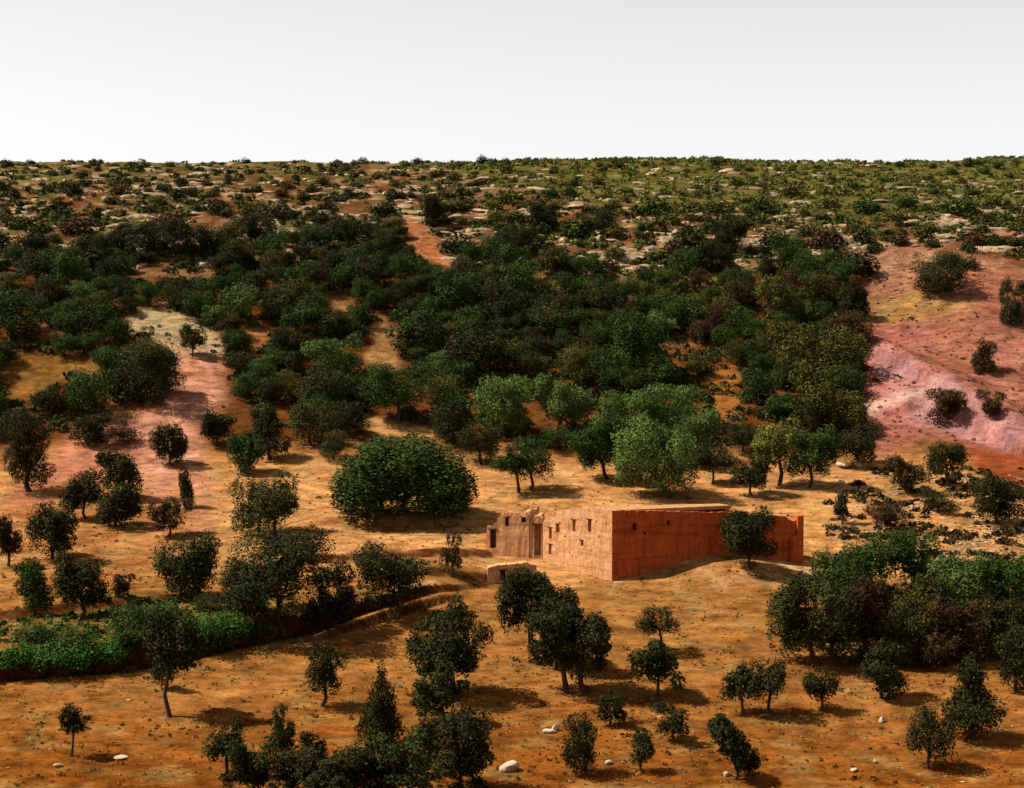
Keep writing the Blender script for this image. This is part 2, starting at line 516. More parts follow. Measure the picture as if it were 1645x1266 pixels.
    me = mesh_np("hillside_ground", verts, faces, M_SOIL)
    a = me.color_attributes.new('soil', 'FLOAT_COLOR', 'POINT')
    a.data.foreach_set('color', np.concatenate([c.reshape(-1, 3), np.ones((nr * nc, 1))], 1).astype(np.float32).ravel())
    me.polygons.foreach_set('use_smooth', np.ones(len(faces), bool))
    o = link("ground", me)
    tag(o, "red and ochre earth hillside rising in terraces to a rocky ridge", kind='structure')


build_ground()


# ------------------------------------------------------------------ walls of the ruin
def wall_piece(name, p0, p1, z0, tops, thick, mat, openings=(), parent=None, recess=0.35):
    """upright wall from p0 to p1 (x,y), foot z0, ragged top given as [(s, z)], real openings [(s0, s1, za, zb)]"""
    p0 = Vector((p0[0], p0[1], 0)); p1 = Vector((p1[0], p1[1], 0))
    d = (p1 - p0); L = d.length; d.normalize()
    nrm = Vector((-d.y, d.x, 0))            # points to the back (away from the viewer for left-to-right walls)
    ts = np.array([t[0] for t in tops]); tz = np.array([t[1] for t in tops])
    cuts = set(np.linspace(0, L, max(3, int(L / 0.3))).tolist())
    for o in openings:
        cuts.update((o[0], o[1]))
    cuts = sorted(c for c in cuts if -1e-6 <= c <= L + 1e-6)
    zc = sorted(set([z for o in openings for z in (o[2], o[3])]))
    verts, faces, cache = [], [], {}

    def V(s, z, k):
        key = (round(s, 4), round(z, 4), k)
        if key not in cache:
            w = 0.08 * float(vnoise(s * 0.9 + p0.x, z * 0.9 + k * 7)) + .03 * float(vnoise(s * 3, z * 3))
            q = p0 + d * s + nrm * (thick * k + (w if 0.2 < s < L - 0.2 else 0)) + Vector((0, 0, z))
            cache[key] = len(verts); verts.append(q[:])
        return cache[key]

    def top(s):
        return float(np.interp(s, ts, tz))

    def rag(s):
        return top(s) + 0.09 * float(vnoise(s * 1.3, p0.x)) + 0.08 * float(vnoise(s * 4.1, p0.x + 3))
    for a, b in zip(cuts[:-1], cuts[1:]):
        m = (a + b) / 2
        ta, tb = rag(a), rag(b)
        lev = [z0] + [z for z in zc if z < min(ta, tb) - 0.05]
        for i, za in enumerate(lev):
            last = i == len(lev) - 1
            za_, zb_ = za, (None if last else lev[i + 1])
            zl, zr = (ta, tb) if last else (zb_, zb_)
            mid = za + 0.01
            hole = any(o[0] < m < o[1] and o[2] - 1e-4 <= mid < o[3] for o in openings)
            if hole:
                continue
            for k in (0, 1):
                q = [V(a, za, k), V(b, za, k), V(b, zr, k), V(a, zl, k)]
                faces.append(q if k == 0 else q[::-1])
        faces.append([V(a, ta, 0), V(b, tb, 0), V(b, tb, 1), V(a, ta, 1)])
    for s in (cuts[0], cuts[-1]):
        t = rag(s)
        q = [V(s, z0, 0), V(s, z0, 1), V(s, t, 1), V(s, t, 0)]
        faces.append(q if s > 0 else q[::-1])
    for o in openings:
        a, b, za, zb = o
        for q in ([(a, za), (b, za)], [(b, zb), (a, zb)], [(a, zb), (a, za)], [(b, za), (b, zb)]):
            (s1, y1), (s2, y2) = q
            faces.append([V(s1, y1, 0), V(s2, y2, 0), V(s2, y2, 1), V(s1, y1, 1)])
    me = bpy.data.meshes.new(name)
    me.from_pydata(verts, [], faces)
    me.materials.append(mat)
    return link(name, me, parent)


def box_mesh(name, mat, size, jitter=0.0, seed=0):
    sx, sy, sz = (s / 2 for s in size)
    v = [(x, y, z) for x in (-sx, sx) for y in (-sy, sy) for z in (-sz, sz)]
    f = [(0, 1, 3, 2), (4, 6, 7, 5), (0, 4, 5, 1), (2, 3, 7, 6), (0, 2, 6, 4), (1, 5, 7, 3)]
    me = bpy.data.meshes.new(name)
    me.from_pydata(v, [], f)
    me.materials.append(mat)
    return me


def on_wall(p0, p1, px, py):
    """where the line of sight through a point of the photo meets the wall plane: (s along wall, z)"""
    d = Vector((p1[0] - p0[0], p1[1] - p0[1], 0)); L = d.length; d.normalize()
    n = Vector((-d.y, d.x, 0))
    r = ray(px, py)
    t = (Vector((p0[0], p0[1], 0)).dot(n)) / r.dot(n)
    q = r * t
    return (q - Vector((p0[0], p0[1], 0))).dot(d), q.z


def opening(p0, p1, px, py, w, h):
    s, z = on_wall(p0, p1, px, py)
    return (s - w / 2, s + w / 2, z - h / 2, z + h / 2)


def shutter(parent, p0, p1, o, thick, name='window', sill=True):
    p0 = Vector((p0[0], p0[1], 0)); d = (Vector((p1[0], p1[1], 0)) - p0).normalized()
    n = Vector((-d.y, d.x, 0))
    w, h = o[1] - o[0], o[3] - o[2]
    fr = link(name, box_mesh(name, M_WOOD, (w, .05, h)), parent)
    fr.location = p0 + d * ((o[0] + o[1]) / 2) + n * (thick * .82) + Vector((0, 0, (o[2] + o[3]) / 2))
    fr.rotation_euler = (0, 0, math.atan2(d.y, d.x))
    if sill:
        sl = link('lintel', box_mesh('lintel', M_WOOD, (w + .34, .16, .12)), fr)
        sl.location = (0, -thick * .82 + .05, h / 2 + .063)
    return fr


def build_ruin():
    C = at(983, 934)
    a = math.radians(20)
    dE = Vector((math.cos(a), math.sin(a), 0))

    def along(p, d, px):                      # distance along d from p that shows at column px
        r = ray(px, 870); k = r.x / r.y
        return (k * p.y - p.x) / (d.x - k * d.y)
    Ef = C + dE * along(C, dE, 1288)
    b = math.radians(127)
    dL = Vector((math.cos(b), math.sin(b), 0))
    Lf = C + dL * along(C, dL, 872)
    root = tag(link('earth_house', None, loc=(0, 0, 0)), "flat-roofed rammed earth house with slit windows and a long shaded red wall", "building")
    foot = C.z - 4
    # long shaded wall
    p0, p1 = C.xy, Ef.xy
    tops = [on_wall(p0, p1, x, y) for x, y in ((983, 820), (1060, 821), (1140, 823), (1176, 823), (1184, 820), (1210, 827), (1240, 829), (1262, 829), (1268, 836), (1277, 838), (1282, 830), (1288, 829))]
    tops[0] = (0, tops[0][1])
    ops = [opening(p0, p1, 1020, 846, .45, .7), opening(p0, p1, 1074, 840, .35, .5), opening(p0, p1, 1036, 857, .3, .35)]
    wall_piece('wall', p0, p1, foot, tops, .8, M_CLAYSHADE, ops, root)
    for o in ops:
        shutter(root, p0, p1, o, .8, 'window', False)
    # sunlit front, from its far end to the corner
    p0, p1 = Lf.xy, C.xy
    L = (p1 - p0).length
    zc = tops[0][1]
    t2 = [on_wall(p0, p1, x, y) for x, y in ((872, 838), (880, 828), (888, 823), (905, 820), (930, 816), (956, 816))] + [(L, zc)]
    t2[0] = (0, t2[0][1])
    ops = [opening(p0, p1, 884, 857, .5, 1.15), opening(p0, p1, 884, 883, .5, 1.05), opening(p0, p1, 896, 848, .55, .95),
           opening(p0, p1, 908, 862, .22, .22), opening(p0, p1, 962, 862, .2, .24), opening(p0, p1, 958, 838, .2, .2), opening(p0, p1, 915, 888, .22, .22),
           opening(p0, p1, 922, 845, .55, 1.2), opening(p0, p1, 947, 845, .55, 1.25), opening(p0, p1, 935, 873, .5, .55)]
    w2 = wall_piece('wall', p0, p1, foot, t2, .8, M_CLAY, ops, root)
    w2['label'] = "sunlit front wall with small slit windows"
    for o in ops:
        if o[1] - o[0] > .3:
            shutter(root, p0, p1, o, .8)
    # roof behind the two fronts
    back = Vector((-dE.y, dE.x, 0))
    z = zc - .06
    F1 = C + dE * (along(C, dE, 1178) - .05)
    front = [C + dE * .3 + back * .5, F1 + back * .5]
    rear0, rear1 = F1 + back * 2.6 - dE * .3, C + dL * 4.4 + dE * .9
    pts = front + [rear0.lerp(rear1, k / 14) + back * (.22 * float(vnoise(k * .9, 4.4)) if 0 < k < 14 else 0) for k in range(15)]
    vs = [(p.x, p.y, z) for p in pts] + [(p.x, p.y, z - .35) for p in pts]
    n = len(pts)
    me = bpy.data.meshes.new('roof')
    me.from_pydata(vs, [], [list(range(n)), list(range(2 * n - 1, n - 1, -1))] + [[i, i + n, (i + 1) % n + n, (i + 1) % n] for i in range(n)])
    me.materials.append(M_ROOF)
    link('roof', me, root)
    # end wall under the roof edge, tower-like buttress and return wall at the far end
    q0, q1 = F1 + back * .82, F1 + back * 2.6
    wall_piece('wall', q0.xy, q1.xy, foot, [(0, z - .36), (9, z - .36)], .5, M_CLAY, (), root)
    q0, q1 = F1 + back * 2.6 - dE * .5, C + dL * 4.4 + dE * .9
    wall_piece('wall', q0.xy, q1.xy, foot, [(0, z - .36), (40, z - .36)], .5, M_CLAY, (), root)
    q0 = Lf + dE * .9 + back * .2; q1 = q0 + dE * 7 + back * 1.0
    wall_piece('wall', q0.xy, q1.xy, foot, [(0, t2[0][1]), (1, t2[0][1] - .4), (3, t2[0][1] - .2), (7, t2[0][1] - 1.4)], .5, M_CLAY, (), root)
    e0 = Ef + dE * .02 - back * .35
    e1 = e0 + dE * .1 + back * 4.5
    tz = tops[-1][1]
    wall_piece('wall', e0.xy, e1.xy, foot, [(0, tz), (1.2, tz - .1), (2.5, tz - .7), (4.5, tz - 1.6)], .7, M_CLAYSHADE, (), root)
    k0 = Ef - dE * 1.5 - back * .32
    k1 = Ef - dE * .3 - back * .32
    bz = [(0, tz - 2.4), (.5, tz - 1.9), (1.2, tz - 2.2)]
    bt = wall_piece('buttress', k0.xy, k1.xy, foot, bz, .3, M_CLAYSHADE, (), root)

    # gateway tower left of the front: tall dark opening
    root2 = tag(link('gate_tower', None), "narrow ruined earth gate with a tall dark doorway", "ruin")
    G0 = at(851, 897); G1 = G0 + Vector((math.cos(math.radians(-14)), math.sin(math.radians(-14)), 0))
    gp0 = G0.xy
    dg = Vector((G1.x - G0.x, G1.y - G0.y, 0))
    gp1 = (G0 + dg * along(G0, dg, 871)).xy
    gt = [on_wall(gp0, gp1, x, y) for x, y in ((851, 838), (856, 830), (864, 828), (871, 832))]
    gt[0] = (0, gt[0][1])
    o = opening(gp0, gp1, 863.5, 868, .72, 3.3)
    wall_piece('wall', gp0, gp1, G0.z - 3, gt, .7, M_CLAY, [o], root2)
    shutter(root2, gp0, gp1, o, 1.6, 'door', False)
    gd = (Vector((gp1.x - gp0.x, gp1.y - gp0.y, 0))).normalized(); gn = Vector((-gd.y, gd.x, 0))
    A = Vector((gp0.x, gp0.y, 0)) + gn * .7; B = A + gn * 2.6
    wall_piece('wall', A.xy, B.xy, G0.z - 3, [(0, gt[0][1]), (1.2, gt[0][1] + .2), (2.6, gt[0][1] - .5)], .5, M_CLAY, (), root2)
    A2 = Vector((gp1.x, gp1.y, 0)) + gn * .7 - gd * .5; B2 = A2 + gn * 2.6
    wall_piece('wall', A2.xy, B2.xy, G0.z - 3, [(0, gt[-1][1] - .1), (2.6, gt[-1][1] + .2)], .48, M_CLAY, (), root2)
    lt = link('lintel', box_mesh('lintel', M_WOOD, (1.2, .2, .16)), root2)
    lt.location = Vector((gp0.x, gp0.y, 0)) + gd * ((o[0] + o[1]) / 2) - gn * .03 + Vector((0, 0, o[3] + .09))
    lt.rotation_euler = (0, 0, math.atan2(gd.y, gd.x))

    # smaller ruined house on the far left of the gate
    root3 = tag(link('ruined_house', None), "small roofless earth house with two slit windows beside the gate", "ruin")
    H0_ = at(786, 884)
    dh = Vector((math.cos(math.radians(-20)), math.sin(math.radians(-20)), 0))
    hp0 = H0_.xy; hp1 = (H0_ + dh * along(H0_, dh, 850)).xy
    ht = [on_wall(hp0, hp1, x, y) for x, y in ((786, 846), (795, 842), (803, 826), (820, 823), (838, 824), (846, 822), (850, 826))]
    ht[0] = (0, ht[0][1])
    ops = [opening(hp0, hp1, 814, 838, .42, 1.0), opening(hp0, hp1, 841, 835, .55, .6), opening(hp0, hp1, 791.5, 866, .72, 2.0)]
    wall_piece('wall', hp0, hp1, H0_.z - 4, ht, .6, M_CLAY, ops, root3)
    for o in ops[:2]:
        shutter(root3, hp0, hp1, o, .6)
    shutter(root3, hp0, hp1, ops[2], .6, 'door')
    hn = Vector((-dh.y, dh.x, 0))
    A = Vector((hp0.x, hp0.y, 0)) + hn * .6; B = A + hn * 3.5
    wall_piece('wall', A.xy, B.xy, H0_.z - 4, [(0, ht[0][1]), (3.5, ht[0][1] - .4)], .5, M_CLAY, (), root3)
    A2 = Vector((hp1.x, hp1.y, 0)) + hn * .6 - dh * .5; B2 = A2 + hn * 4
    wall_piece('wall', A2.xy, B2.xy, H0_.z - 4, [(0, ht[-1][1]), (2, ht[-1][1] + .2), (4, ht[-1][1] + .1)], .5, M_CLAY, (), root3)
    A3 = A + hn * 3.5; B3 = A2 + hn * 3.6
    wall_piece('wall', A3.xy, B3.xy, H0_.z - 4, [(0, ht[0][1]), (3, ht[3][1] + .1), (5, ht[3][1] + .45), (9, ht[3][1] + .4)], .5, M_CLAY, (), root3)

    # low terrace house below with one dark opening
    root4 = tag(link('terrace_wall', None), "low earth terrace wall with one dark square opening below the ruins", "wall", kind='thing')
    T0 = at(784, 938)
    dt = Vector((math.cos(math.radians(4)), math.sin(math.radians(4)), 0))
    tp0 = T0.xy; tp1 = (T0 + dt * along(T0, dt, 862)).xy
    tt = [on_wall(tp0, tp1, x, y) for x, y in ((784, 912), (800, 908), (826, 906), (846, 904), (862, 908))]
    tt[0] = (0, tt[0][1])
    o = opening(tp0, tp1, 808, 925, .55, 1.05)
    wall_piece('wall', tp0, tp1, T0.z - 3, tt, 1.4, M_CLAY, [o], root4)
    shutter(root4, tp0, tp1, o, 1.1, 'window')


build_ruin()


# ------------------------------------------------------------------ trees
def sphere_pts(n, r_):
    v = r_.normal(size=(n, 3)); v /= np.linalg.norm(v, axis=1)[:, None]
    return v


def n3(p, s, off):
    return (vnoise(p[:, 0] * s + off, p[:, 1] * s + off * .7) + vnoise(p[:, 1] * s - off, p[:, 2] * s + off) + vnoise(p[:, 2] * s + off * 2, p[:, 0] * s)) / 1.8


LOBES = {
    'round': lambda r_: [(r_.uniform(-.06, .06), r_.uniform(-.06, .06), -.02, .33, .35)] + [(r_.uniform(.2, .36) * math.cos(t), r_.uniform(.2, .36) * math.sin(t), r_.uniform(-.24, .26), r_.uniform(.12, .22), r_.uniform(.12, .24)) for t in r_.uniform(0, 6.28, 9)],
    'dome': lambda r_: [(0, .1, .14, .34, .30), (-.14, -.16, -.06, .2, .26), (.15, -.2, -.10, .18, .24), (-.18, -.1, .12, .22, .3), (.18, -.12, .1, .22, .28), (0, -.2, .16, .2, .2)] + [(x, y, z + r_.uniform(-.05, .05), .15, .28) for x, y, z in ((-.36, -.1, -.14), (-.38, .12, -.1), (.36, -.12, -.16), (.38, .1, -.12), (-.26, -.25, -.08), (.27, -.26, -.12), (.2, .3, -.1), (-.2, .3, -.1))],
    'ragged': lambda r_: [(0, 0, -.04, .27, .34), (-.05, 0, -.1, .40, .15), (.08, 0, .34, .10, .17), (.12, .1, .2, .17, .16)] + [(r_.uniform(-.42, .42), r_.uniform(-.3, .3), r_.uniform(-.32, .2), r_.uniform(.07, .14), r_.uniform(.07, .13)) for _ in range(11)],
    'spread': lambda r_: [(.30 * math.cos(t), .30 * math.sin(t), r_.uniform(-.1, .16), .20, .34) for t in np.arange(7) * .9 + r_.uniform(0, 1)] + [(0, 0, .1, .3, .4)],
    'cone': lambda r_: [(r_.uniform(-.06, .06), r_.uniform(-.06, .06), z, .46 * (0.62 - z) * r_.uniform(.75, 1.1), .17) for z in np.linspace(-.36, .38, 7)],
    'tall': lambda r_: [(r_.uniform(-.16, .16), r_.uniform(-.16, .16), z, r_.uniform(.26, .36), .22) for z in np.linspace(-.3, .3, 5)],
    'loose': lambda r_: [(r_.uniform(-.34, .34), r_.uniform(-.34, .34), r_.uniform(-.3, .32), r_.uniform(.13, .24), r_.uniform(.13, .22)) for _ in range(9)] + [(0, 0, -.1, .28, .3)],
    'twin': lambda r_: [(-.2, 0, .12, .27, .34), (.18, .05, -.1, .3, .34), (.3, -.1, .06, .2, .24), (-.3, .1, -.1, .18, .22), (0, .1, .2, .2, .2)],
    'lean': lambda r_: [(-.26 + .5 * t, r_.uniform(-.08, .08), .30 - .6 * t, .2 + .06 * math.sin(3 * t), .22) for t in np.linspace(0, 1, 6)],
    'shrub': lambda r_: [(.27 * math.cos(t), .27 * math.sin(t), r_.uniform(-.2, .1), .24, .32) for t in r_.uniform(0, 6.28, 6)] + [(0, 0, 0, .34, .44)],
}


def crown_mesh(kind, seed, n, leaf, gap=-.35, droop=.2):
    """many small bent leaf sprays spread through the shell and inside of several lobes; unit size"""
    r_ = np.random.default_rng(seed)
    lob = np.array(LOBES[kind](r_))
    wts = lob[:, 3] * (lob[:, 3] + lob[:, 4]); wts = wts / wts.sum()
    n0 = int(n * 1.7)
    li = r_.choice(len(lob), n0, p=wts)
    d = sphere_pts(n0, r_)
    rad = 1 - 0.55 * r_.random(n0) ** 2.2
    bump = 1 + 0.34 * n3(d * 1.0 + lob[li, :3] * 3, 2.3, seed % 97 + .37) + .22 * n3(d + lob[li, :3] * 3, 5.5, seed % 89 + .61)
    P = lob[li, :3] + d * (rad * bump)[:, None] * lob[li][:, [3, 3, 4]]
    hole = n3(P, 6.5, seed % 53 + 1.9)
    keep = (hole > gap) & ((d[:, 2] > -.75) | (r_.random(n0) < .4))
    P = P[keep][:n]; d = d[keep][:n]
    m = len(P)
    P[:, 2] -= 0
    ext = np.abs(P).max(0)
    P = P / (2 * np.percentile(np.abs(P), 98.5, axis=0))
    nr = d * .75 + r_.normal(size=(m, 3)) * .6 + np.array([0, 0, .35]); nr /= np.linalg.norm(nr, axis=1)[:, None]
    t = np.cross(nr, r_.normal(size=(m, 3))); t /= np.linalg.norm(t, axis=1)[:, None]
    b = np.cross(nr, t)
    s = leaf * r_.uniform(.55, 1.35, m)[:, None]
    v0 = P - t * s; v2 = P + t * s - nr * s * droop
    v1 = P + b * s * .62 + nr * s * .2; v3 = P - b * s * .62 + nr * s * .2
    verts = np.stack([v0, v1, v2, v3], 1).reshape(-1, 3)
    faces = np.arange(m * 4).reshape(m, 4)
    tint = np.clip(.42 + .55 * n3(P, 4.0, seed % 31 + .5) + r_.normal(size=m) * .18, 0, 1)
    return mesh_np('crown', verts, faces, M_LEAF, tint)


def tube(verts, faces, pts, radii, seg=7):
    base = len(verts)
    for i, p in enumerate(pts):
        p = Vector(p)
        q = Vector(pts[min(i + 1, len(pts) - 1)]) - Vector(pts[max(i - 1, 0)])
        q.normalize()
        a = q.orthogonal().normalized(); b = q.cross(a)
        for k in range(seg):
            t = 2 * math.pi * k / seg
            verts.append((p + (a * math.cos(t) + b * math.sin(t)) * radii[i])[:])
    for i in range(len(pts) - 1):
        for k in range(seg):
            faces.append((base + i * seg + k, base + i * seg + (k + 1) % seg, base + (i + 1) * seg + (k + 1) % seg, base + (i + 1) * seg + k))


def trunk_mesh(c, w, h, seed, stems=1, thick=1.0):
    """c: crown centre relative to the foot; limbs reach into the crown"""
    r_ = random.Random(seed)
    verts, faces = [], []
    H = max(c[2], .3)
    R = max(.09, min(.34, .032 * (H + h * .5))) * thick
    for s in range(stems):
        off = Vector((0, 0, 0)) if stems == 1 else Vector(((s - (stems - 1) / 2) * .22 * w, r_.uniform(-.1, .1) * w, 0))
        low = Vector((c[0] * .7, c[1] * .7, max(c[2] - h * .33, H * .25))) + off * 1.1
        foot = off + Vector((0, 0, -.6))
        mid = foot.lerp(low, .5) + Vector((r_.uniform(-.08, .08) * H, r_.uniform(-.05, .05) * H, 0))
        tube(verts, faces, [foot, off + Vector((0, 0, .1)), mid, low], [R * 1.5, R * 1.2, R * .95, R * .8])
        for k in range(5):
            t = k * 1.26 + r_.uniform(0, 1)
            tip = Vector((c[0] + .32 * w * math.cos(t), c[1] + .32 * w * math.sin(t), c[2] + h * r_.uniform(-.05, .28)))
            m2 = low.lerp(tip, .5) + Vector((0, 0, -.06 * h))
            tube(verts, faces, [low, m2, tip], [R * .55, R * .38, R * .1], 5)
    me = bpy.data.meshes.new('trunk')
    me.from_pydata(verts, [], faces)
    me.polygons.foreach_set('use_smooth', np.ones(len(faces), bool))
    me.materials.append(M_BARK)
    return me


DARK = (.021, .023, .005); GREEN = (.025, .049, .007); BRIGHT = (.068, .110, .024); OLIVE = (.058, .055, .010)
BROWN = (.048, .026, .009); MID = (.030, .035, .007); LUSH = (.042, .110, .016); YOLIVE = (.105, .100, .020)
PAL = {'dark': DARK, 'green': GREEN, 'bright': BRIGHT, 'olive': OLIVE, 'brown': BROWN, 'mid': MID, 'lush': LUSH, 'yolive': YOLIVE}
_seed = [100]
HAND = []      # (px, py, w) of everything planted by hand, so that the scattered wood keeps clear of it


def jitter(c, v=.12):
    k = 1 + random.uniform(-v, v)
    return tuple(max(.004, x * k * (1 + random.uniform(-.06, .06))) for x in c) + (1.0,)


def tree(label, cx, cy, w, h, bx, by, kind='round', pal='dark', stems=1, gap=None, name='broadleaf_tree', group=None, thick=1.0, leafm=.13, cat='tree'):
    _seed[0] += 1
    if gap is None:
        gap = random.choice([-.5, -.38, -.28, -.2])
    P = at(bx, by)
    c = at_depth(cx, cy, P.y)
    k = P.y / F
    wm, hm = w * k * 1.04, h * k * 1.04
    root = link(name, None, loc=P)
    tag(root, label, cat, group)
    area = wm * hm
    n = int(np.clip(900 + area * 300, 1500, 40000))
    leaf = leafm / max(wm, hm) * (1.0 if area > 14 else .8)
    cr = link('crown', crown_mesh(kind, _seed[0] * 7 + 3, n, leaf, gap), root)
    rel = c - P
    cr.location = rel
    cr.scale = (wm, wm * random.uniform(.85, 1.05), hm)
    cr.color = jitter(PAL[pal], .08)
    if rel.z - hm * .3 > .1 or True:
        tr = link('trunk', trunk_mesh((rel.x, rel.y, rel.z), wm, hm, _seed[0], stems, thick), root)
    HAND.append((cx, cy, w, h, by))
    return root


T = tree
# nearest trees, along the bottom
T("dark tree at the bottom edge, first of the thicket from the garden side", 362, 1188, 58, 66, 365, 1245, 'round', 'dark')
T("low dark tree at the bottom edge between two taller thicket trees", 408, 1228, 72, 74, 410, 1285, 'loose', 'dark')
T("pointed green tree rising from the thicket at the bottom edge", 452, 1170, 54, 72, 452, 1240, 'cone', 'mid')
T("small dark tree just beside the pointed thicket tree", 500, 1200, 44, 48, 502, 1250, 'round', 'dark')
T("wide dark tree low in the thicket, cut by the bottom edge", 528, 1245, 100, 70, 530, 1310, 'loose', 'dark')
T("slim conical tree standing over the thicket", 613, 1128, 70, 118, 614, 1200, 'cone', 'dark')
T("bushy dark tree under the slim conical tree", 585, 1228, 88, 84, 588, 1290, 'round', 'dark')
T("mottled green tree in the middle of the thicket", 660, 1228, 108, 84, 664, 1295, 'loose', 'mid')
T("tall dark tree closing the thicket beside the white boulder", 741, 1198, 92, 108, 742, 1268, 'tall', 'dark')
T("ragged dark tree with flat branches above the thicket", 722, 1030, 128, 112, 722, 1120, 'ragged', 'dark')
T("lower brownish tree beneath the ragged flat-branched tree", 704, 1105, 84, 78, 716, 1165, 'ragged', 'mid')
T("tiny lollipop tree on bare ground at the garden-side corner", 120, 1155, 44, 44, 115, 1215, 'round', 'dark', thick=.8)
T("tall thin-trunked tree standing below the garden bank", 272, 1040, 94, 98, 272, 1152, 'round', 'dark', thick=.7)
T("young tree sprouting low behind the thin-trunked tree", 262, 1075, 36, 40, 260, 1108, 'round', 'mid', thick=.6)
T("lone slender tree on the open field", 523, 1072, 62, 72, 518, 1135, 'tall', 'dark')
T("big dark tree in front of the earth house, lower half of the pair", 915, 1028, 122, 114, 924, 1116, 'twin', 'dark', 2)
T("dark tree pressed against the big one, just below the terrace wall", 846, 962, 84, 94, 862, 1058, 'round', 'dark')
T("dark low-crowned tree joining the big one to the tree at the terrace wall", 892, 992, 88, 96, 892, 1076, 'loose', 'dark')
T("round-topped small tree standing behind another in mid field", 1060, 998, 70, 44, 1060, 1050, 'round', 'dark')
T("bushy tree in mid field, in front of the round-topped one", 1058, 1064, 82, 68, 1056, 1120, 'loose', 'mid')
T("small round tree beside the white leaning stone", 983, 1138, 46, 44, 980, 1166, 'round', 'dark')
T("upright dark tree below the white leaning stone", 940, 1195, 66, 86, 942, 1246, 'tall', 'dark')
T("narrow small tree between two larger ones near the bottom", 1030, 1200, 38, 52, 1032, 1240, 'tall', 'dark')
T("small flat-crowned tree with a thin trunk in the lower field", 1080, 1155, 58, 46, 1078, 1192, 'loose', 'dark')
T("dark tree leaning downhill at the bottom edge", 1180, 1196, 74, 86, 1182, 1252, 'lean', 'dark')
T("smaller tree of the touching pair in the lower field", 1189, 1098, 54, 54, 1194, 1148, 'round', 'dark')
T("larger round tree of the touching pair in the lower field", 1236, 1092, 70, 62, 1240, 1150, 'round', 'dark')
T("small round tree just right of the touching pair", 1320, 1100, 54, 50, 1318, 1142, 'round', 'dark')
T("dark tree just below the big thicket on the right", 1418, 1075, 64, 78, 1415, 1122, 'tall', 'dark')
T("pointed tree with broad base on the open lower ground", 1560, 1112, 88, 112, 1562, 1185, 'cone', 'dark')
T("dark tree overlapping the pointed tree on its downhill side", 1495, 1182, 68, 86, 1490, 1235, 'twin', 'dark')
T("dark tree cut by the right edge below the thicket", 1632, 1058, 62, 92, 1632, 1112, 'round', 'dark')
# thicket right of the wall
T("broad dark evergreen at the front of the thicket beside the field", 1312, 990, 142, 126, 1330, 1068, 'round', 'mid', 2)
T("brown-tinged tree behind the broad dark evergreen", 1392, 985, 92, 112, 1390, 1062, 'loose', 'brown', gap=-.2)
T("green tree at the back of the thicket nearest the wall end", 1400, 905, 90, 74, 1400, 960, 'round', 'green')
T("dense green tree in the middle of the thicket's back row", 1470, 898, 84, 80, 1468, 960, 'round', 'green')
T("bright green tree near the right edge of the thicket", 1550, 935, 96, 78, 1552, 995, 'round', 'bright')
T("green tree cut by the right edge behind the thicket", 1618, 935, 80, 76, 1618, 995, 'round', 'green')
T("reddish brown bare-looking tree in the middle of the thicket", 1542, 1005, 112, 84, 1545, 1055, 'loose', 'brown', gap=-.15)
T("olive tree between the brown trees of the thicket", 1462, 985, 74, 96, 1462, 1050, 'loose', 'olive', gap=-.2)
# by the house
T("round tree standing against the long shaded red wall", 1200, 862, 84, 76, 1205, 914, 'round', 'dark')
T("dark clipped-looking sapling beside the wall end", 1353, 810, 22, 40, 1353, 842, 'tall', 'dark', leafm=.16)
T("dome-shaped tree with bare trunk on the terrace path", 630, 925, 112, 84, 640, 992, 'round', 'dark')
T("brown hazy bush tree beside the ruined house", 727, 888, 36, 58, 727, 925, 'loose', 'brown', gap=-.2)
T("broad umbrella-crowned tree on the upper terrace", 648, 768, 206, 116, 650, 826, 'dome', 'green', 3, leafm=.23, gap=-.6)
T("mushroom-shaped tree on two trunks above the ruined house", 840, 738, 88, 62, 843, 790, 'round', 'green', 2)
T("bright green layered tree above the earth house roof", 1052, 735, 122, 116, 1078, 800, 'twin', 'bright')
T("dark green tree beside the bright layered tree", 965, 715, 86, 80, 975, 770, 'round', 'green')
# left side
T("big domed tree at the corner of the garden", 447, 918, 168, 132, 455, 1012, 'round', 'dark')
T("dark tree leaning on the big domed tree by the path", 530, 958, 78, 96, 540, 1012, 'round', 'dark')
T("round tree above the garden with pale rock under it", 295, 905, 98, 92, 285, 966, 'round', 'mid')
T("dark tree on the garden's upper bank", 132, 938, 78, 82, 132, 990, 'round', 'dark')
T("narrow dark tree on the upper bank near the left edge", 52, 940, 58, 78, 54, 992, 'tall', 'green')
T("reddish bush tree on the slope above the garden", 198, 940, 34, 32, 198, 962, 'loose', 'brown')
T("round dark tree on the red slope by the left edge", 82, 850, 80, 72, 84, 898, 'round', 'dark')
T("brownish tree cut by the left edge of the red slope", 14, 865, 50, 64, 14, 910, 'loose', 'brown')
T("oval tree with ragged side on two trunks above the domed tree", 430, 806, 104, 84, 430, 860, 'round', 'mid', 2)
T("low brownish tree below the thin column tree", 273, 824, 64, 46, 272, 862, 'loose', 'brown')
T("thin column-shaped tree on the pink slope", 296, 784, 26, 58, 297, 816, 'tall', 'dark', leafm=.18)
T("small round tree on the pink track", 273, 712, 54, 58, 276, 748, 'round', 'dark')
T("top tree of three dark trees grouped on the pink slope", 192, 756, 66, 62, 190, 802, 'round', 'dark')
T("outermost tree of three dark trees grouped on the pink slope", 135, 788, 64, 58, 137, 834, 'round', 'dark')
T("lowest tree of three dark trees grouped on the pink slope", 187, 810, 70, 62, 185, 846, 'round', 'dark')
T("small tree just right of the pink track", 348, 688, 52, 50, 350, 718, 'round', 'dark')
T("dark tree with green top right of the pink track", 392, 726, 58, 60, 394, 760, 'round', 'green')
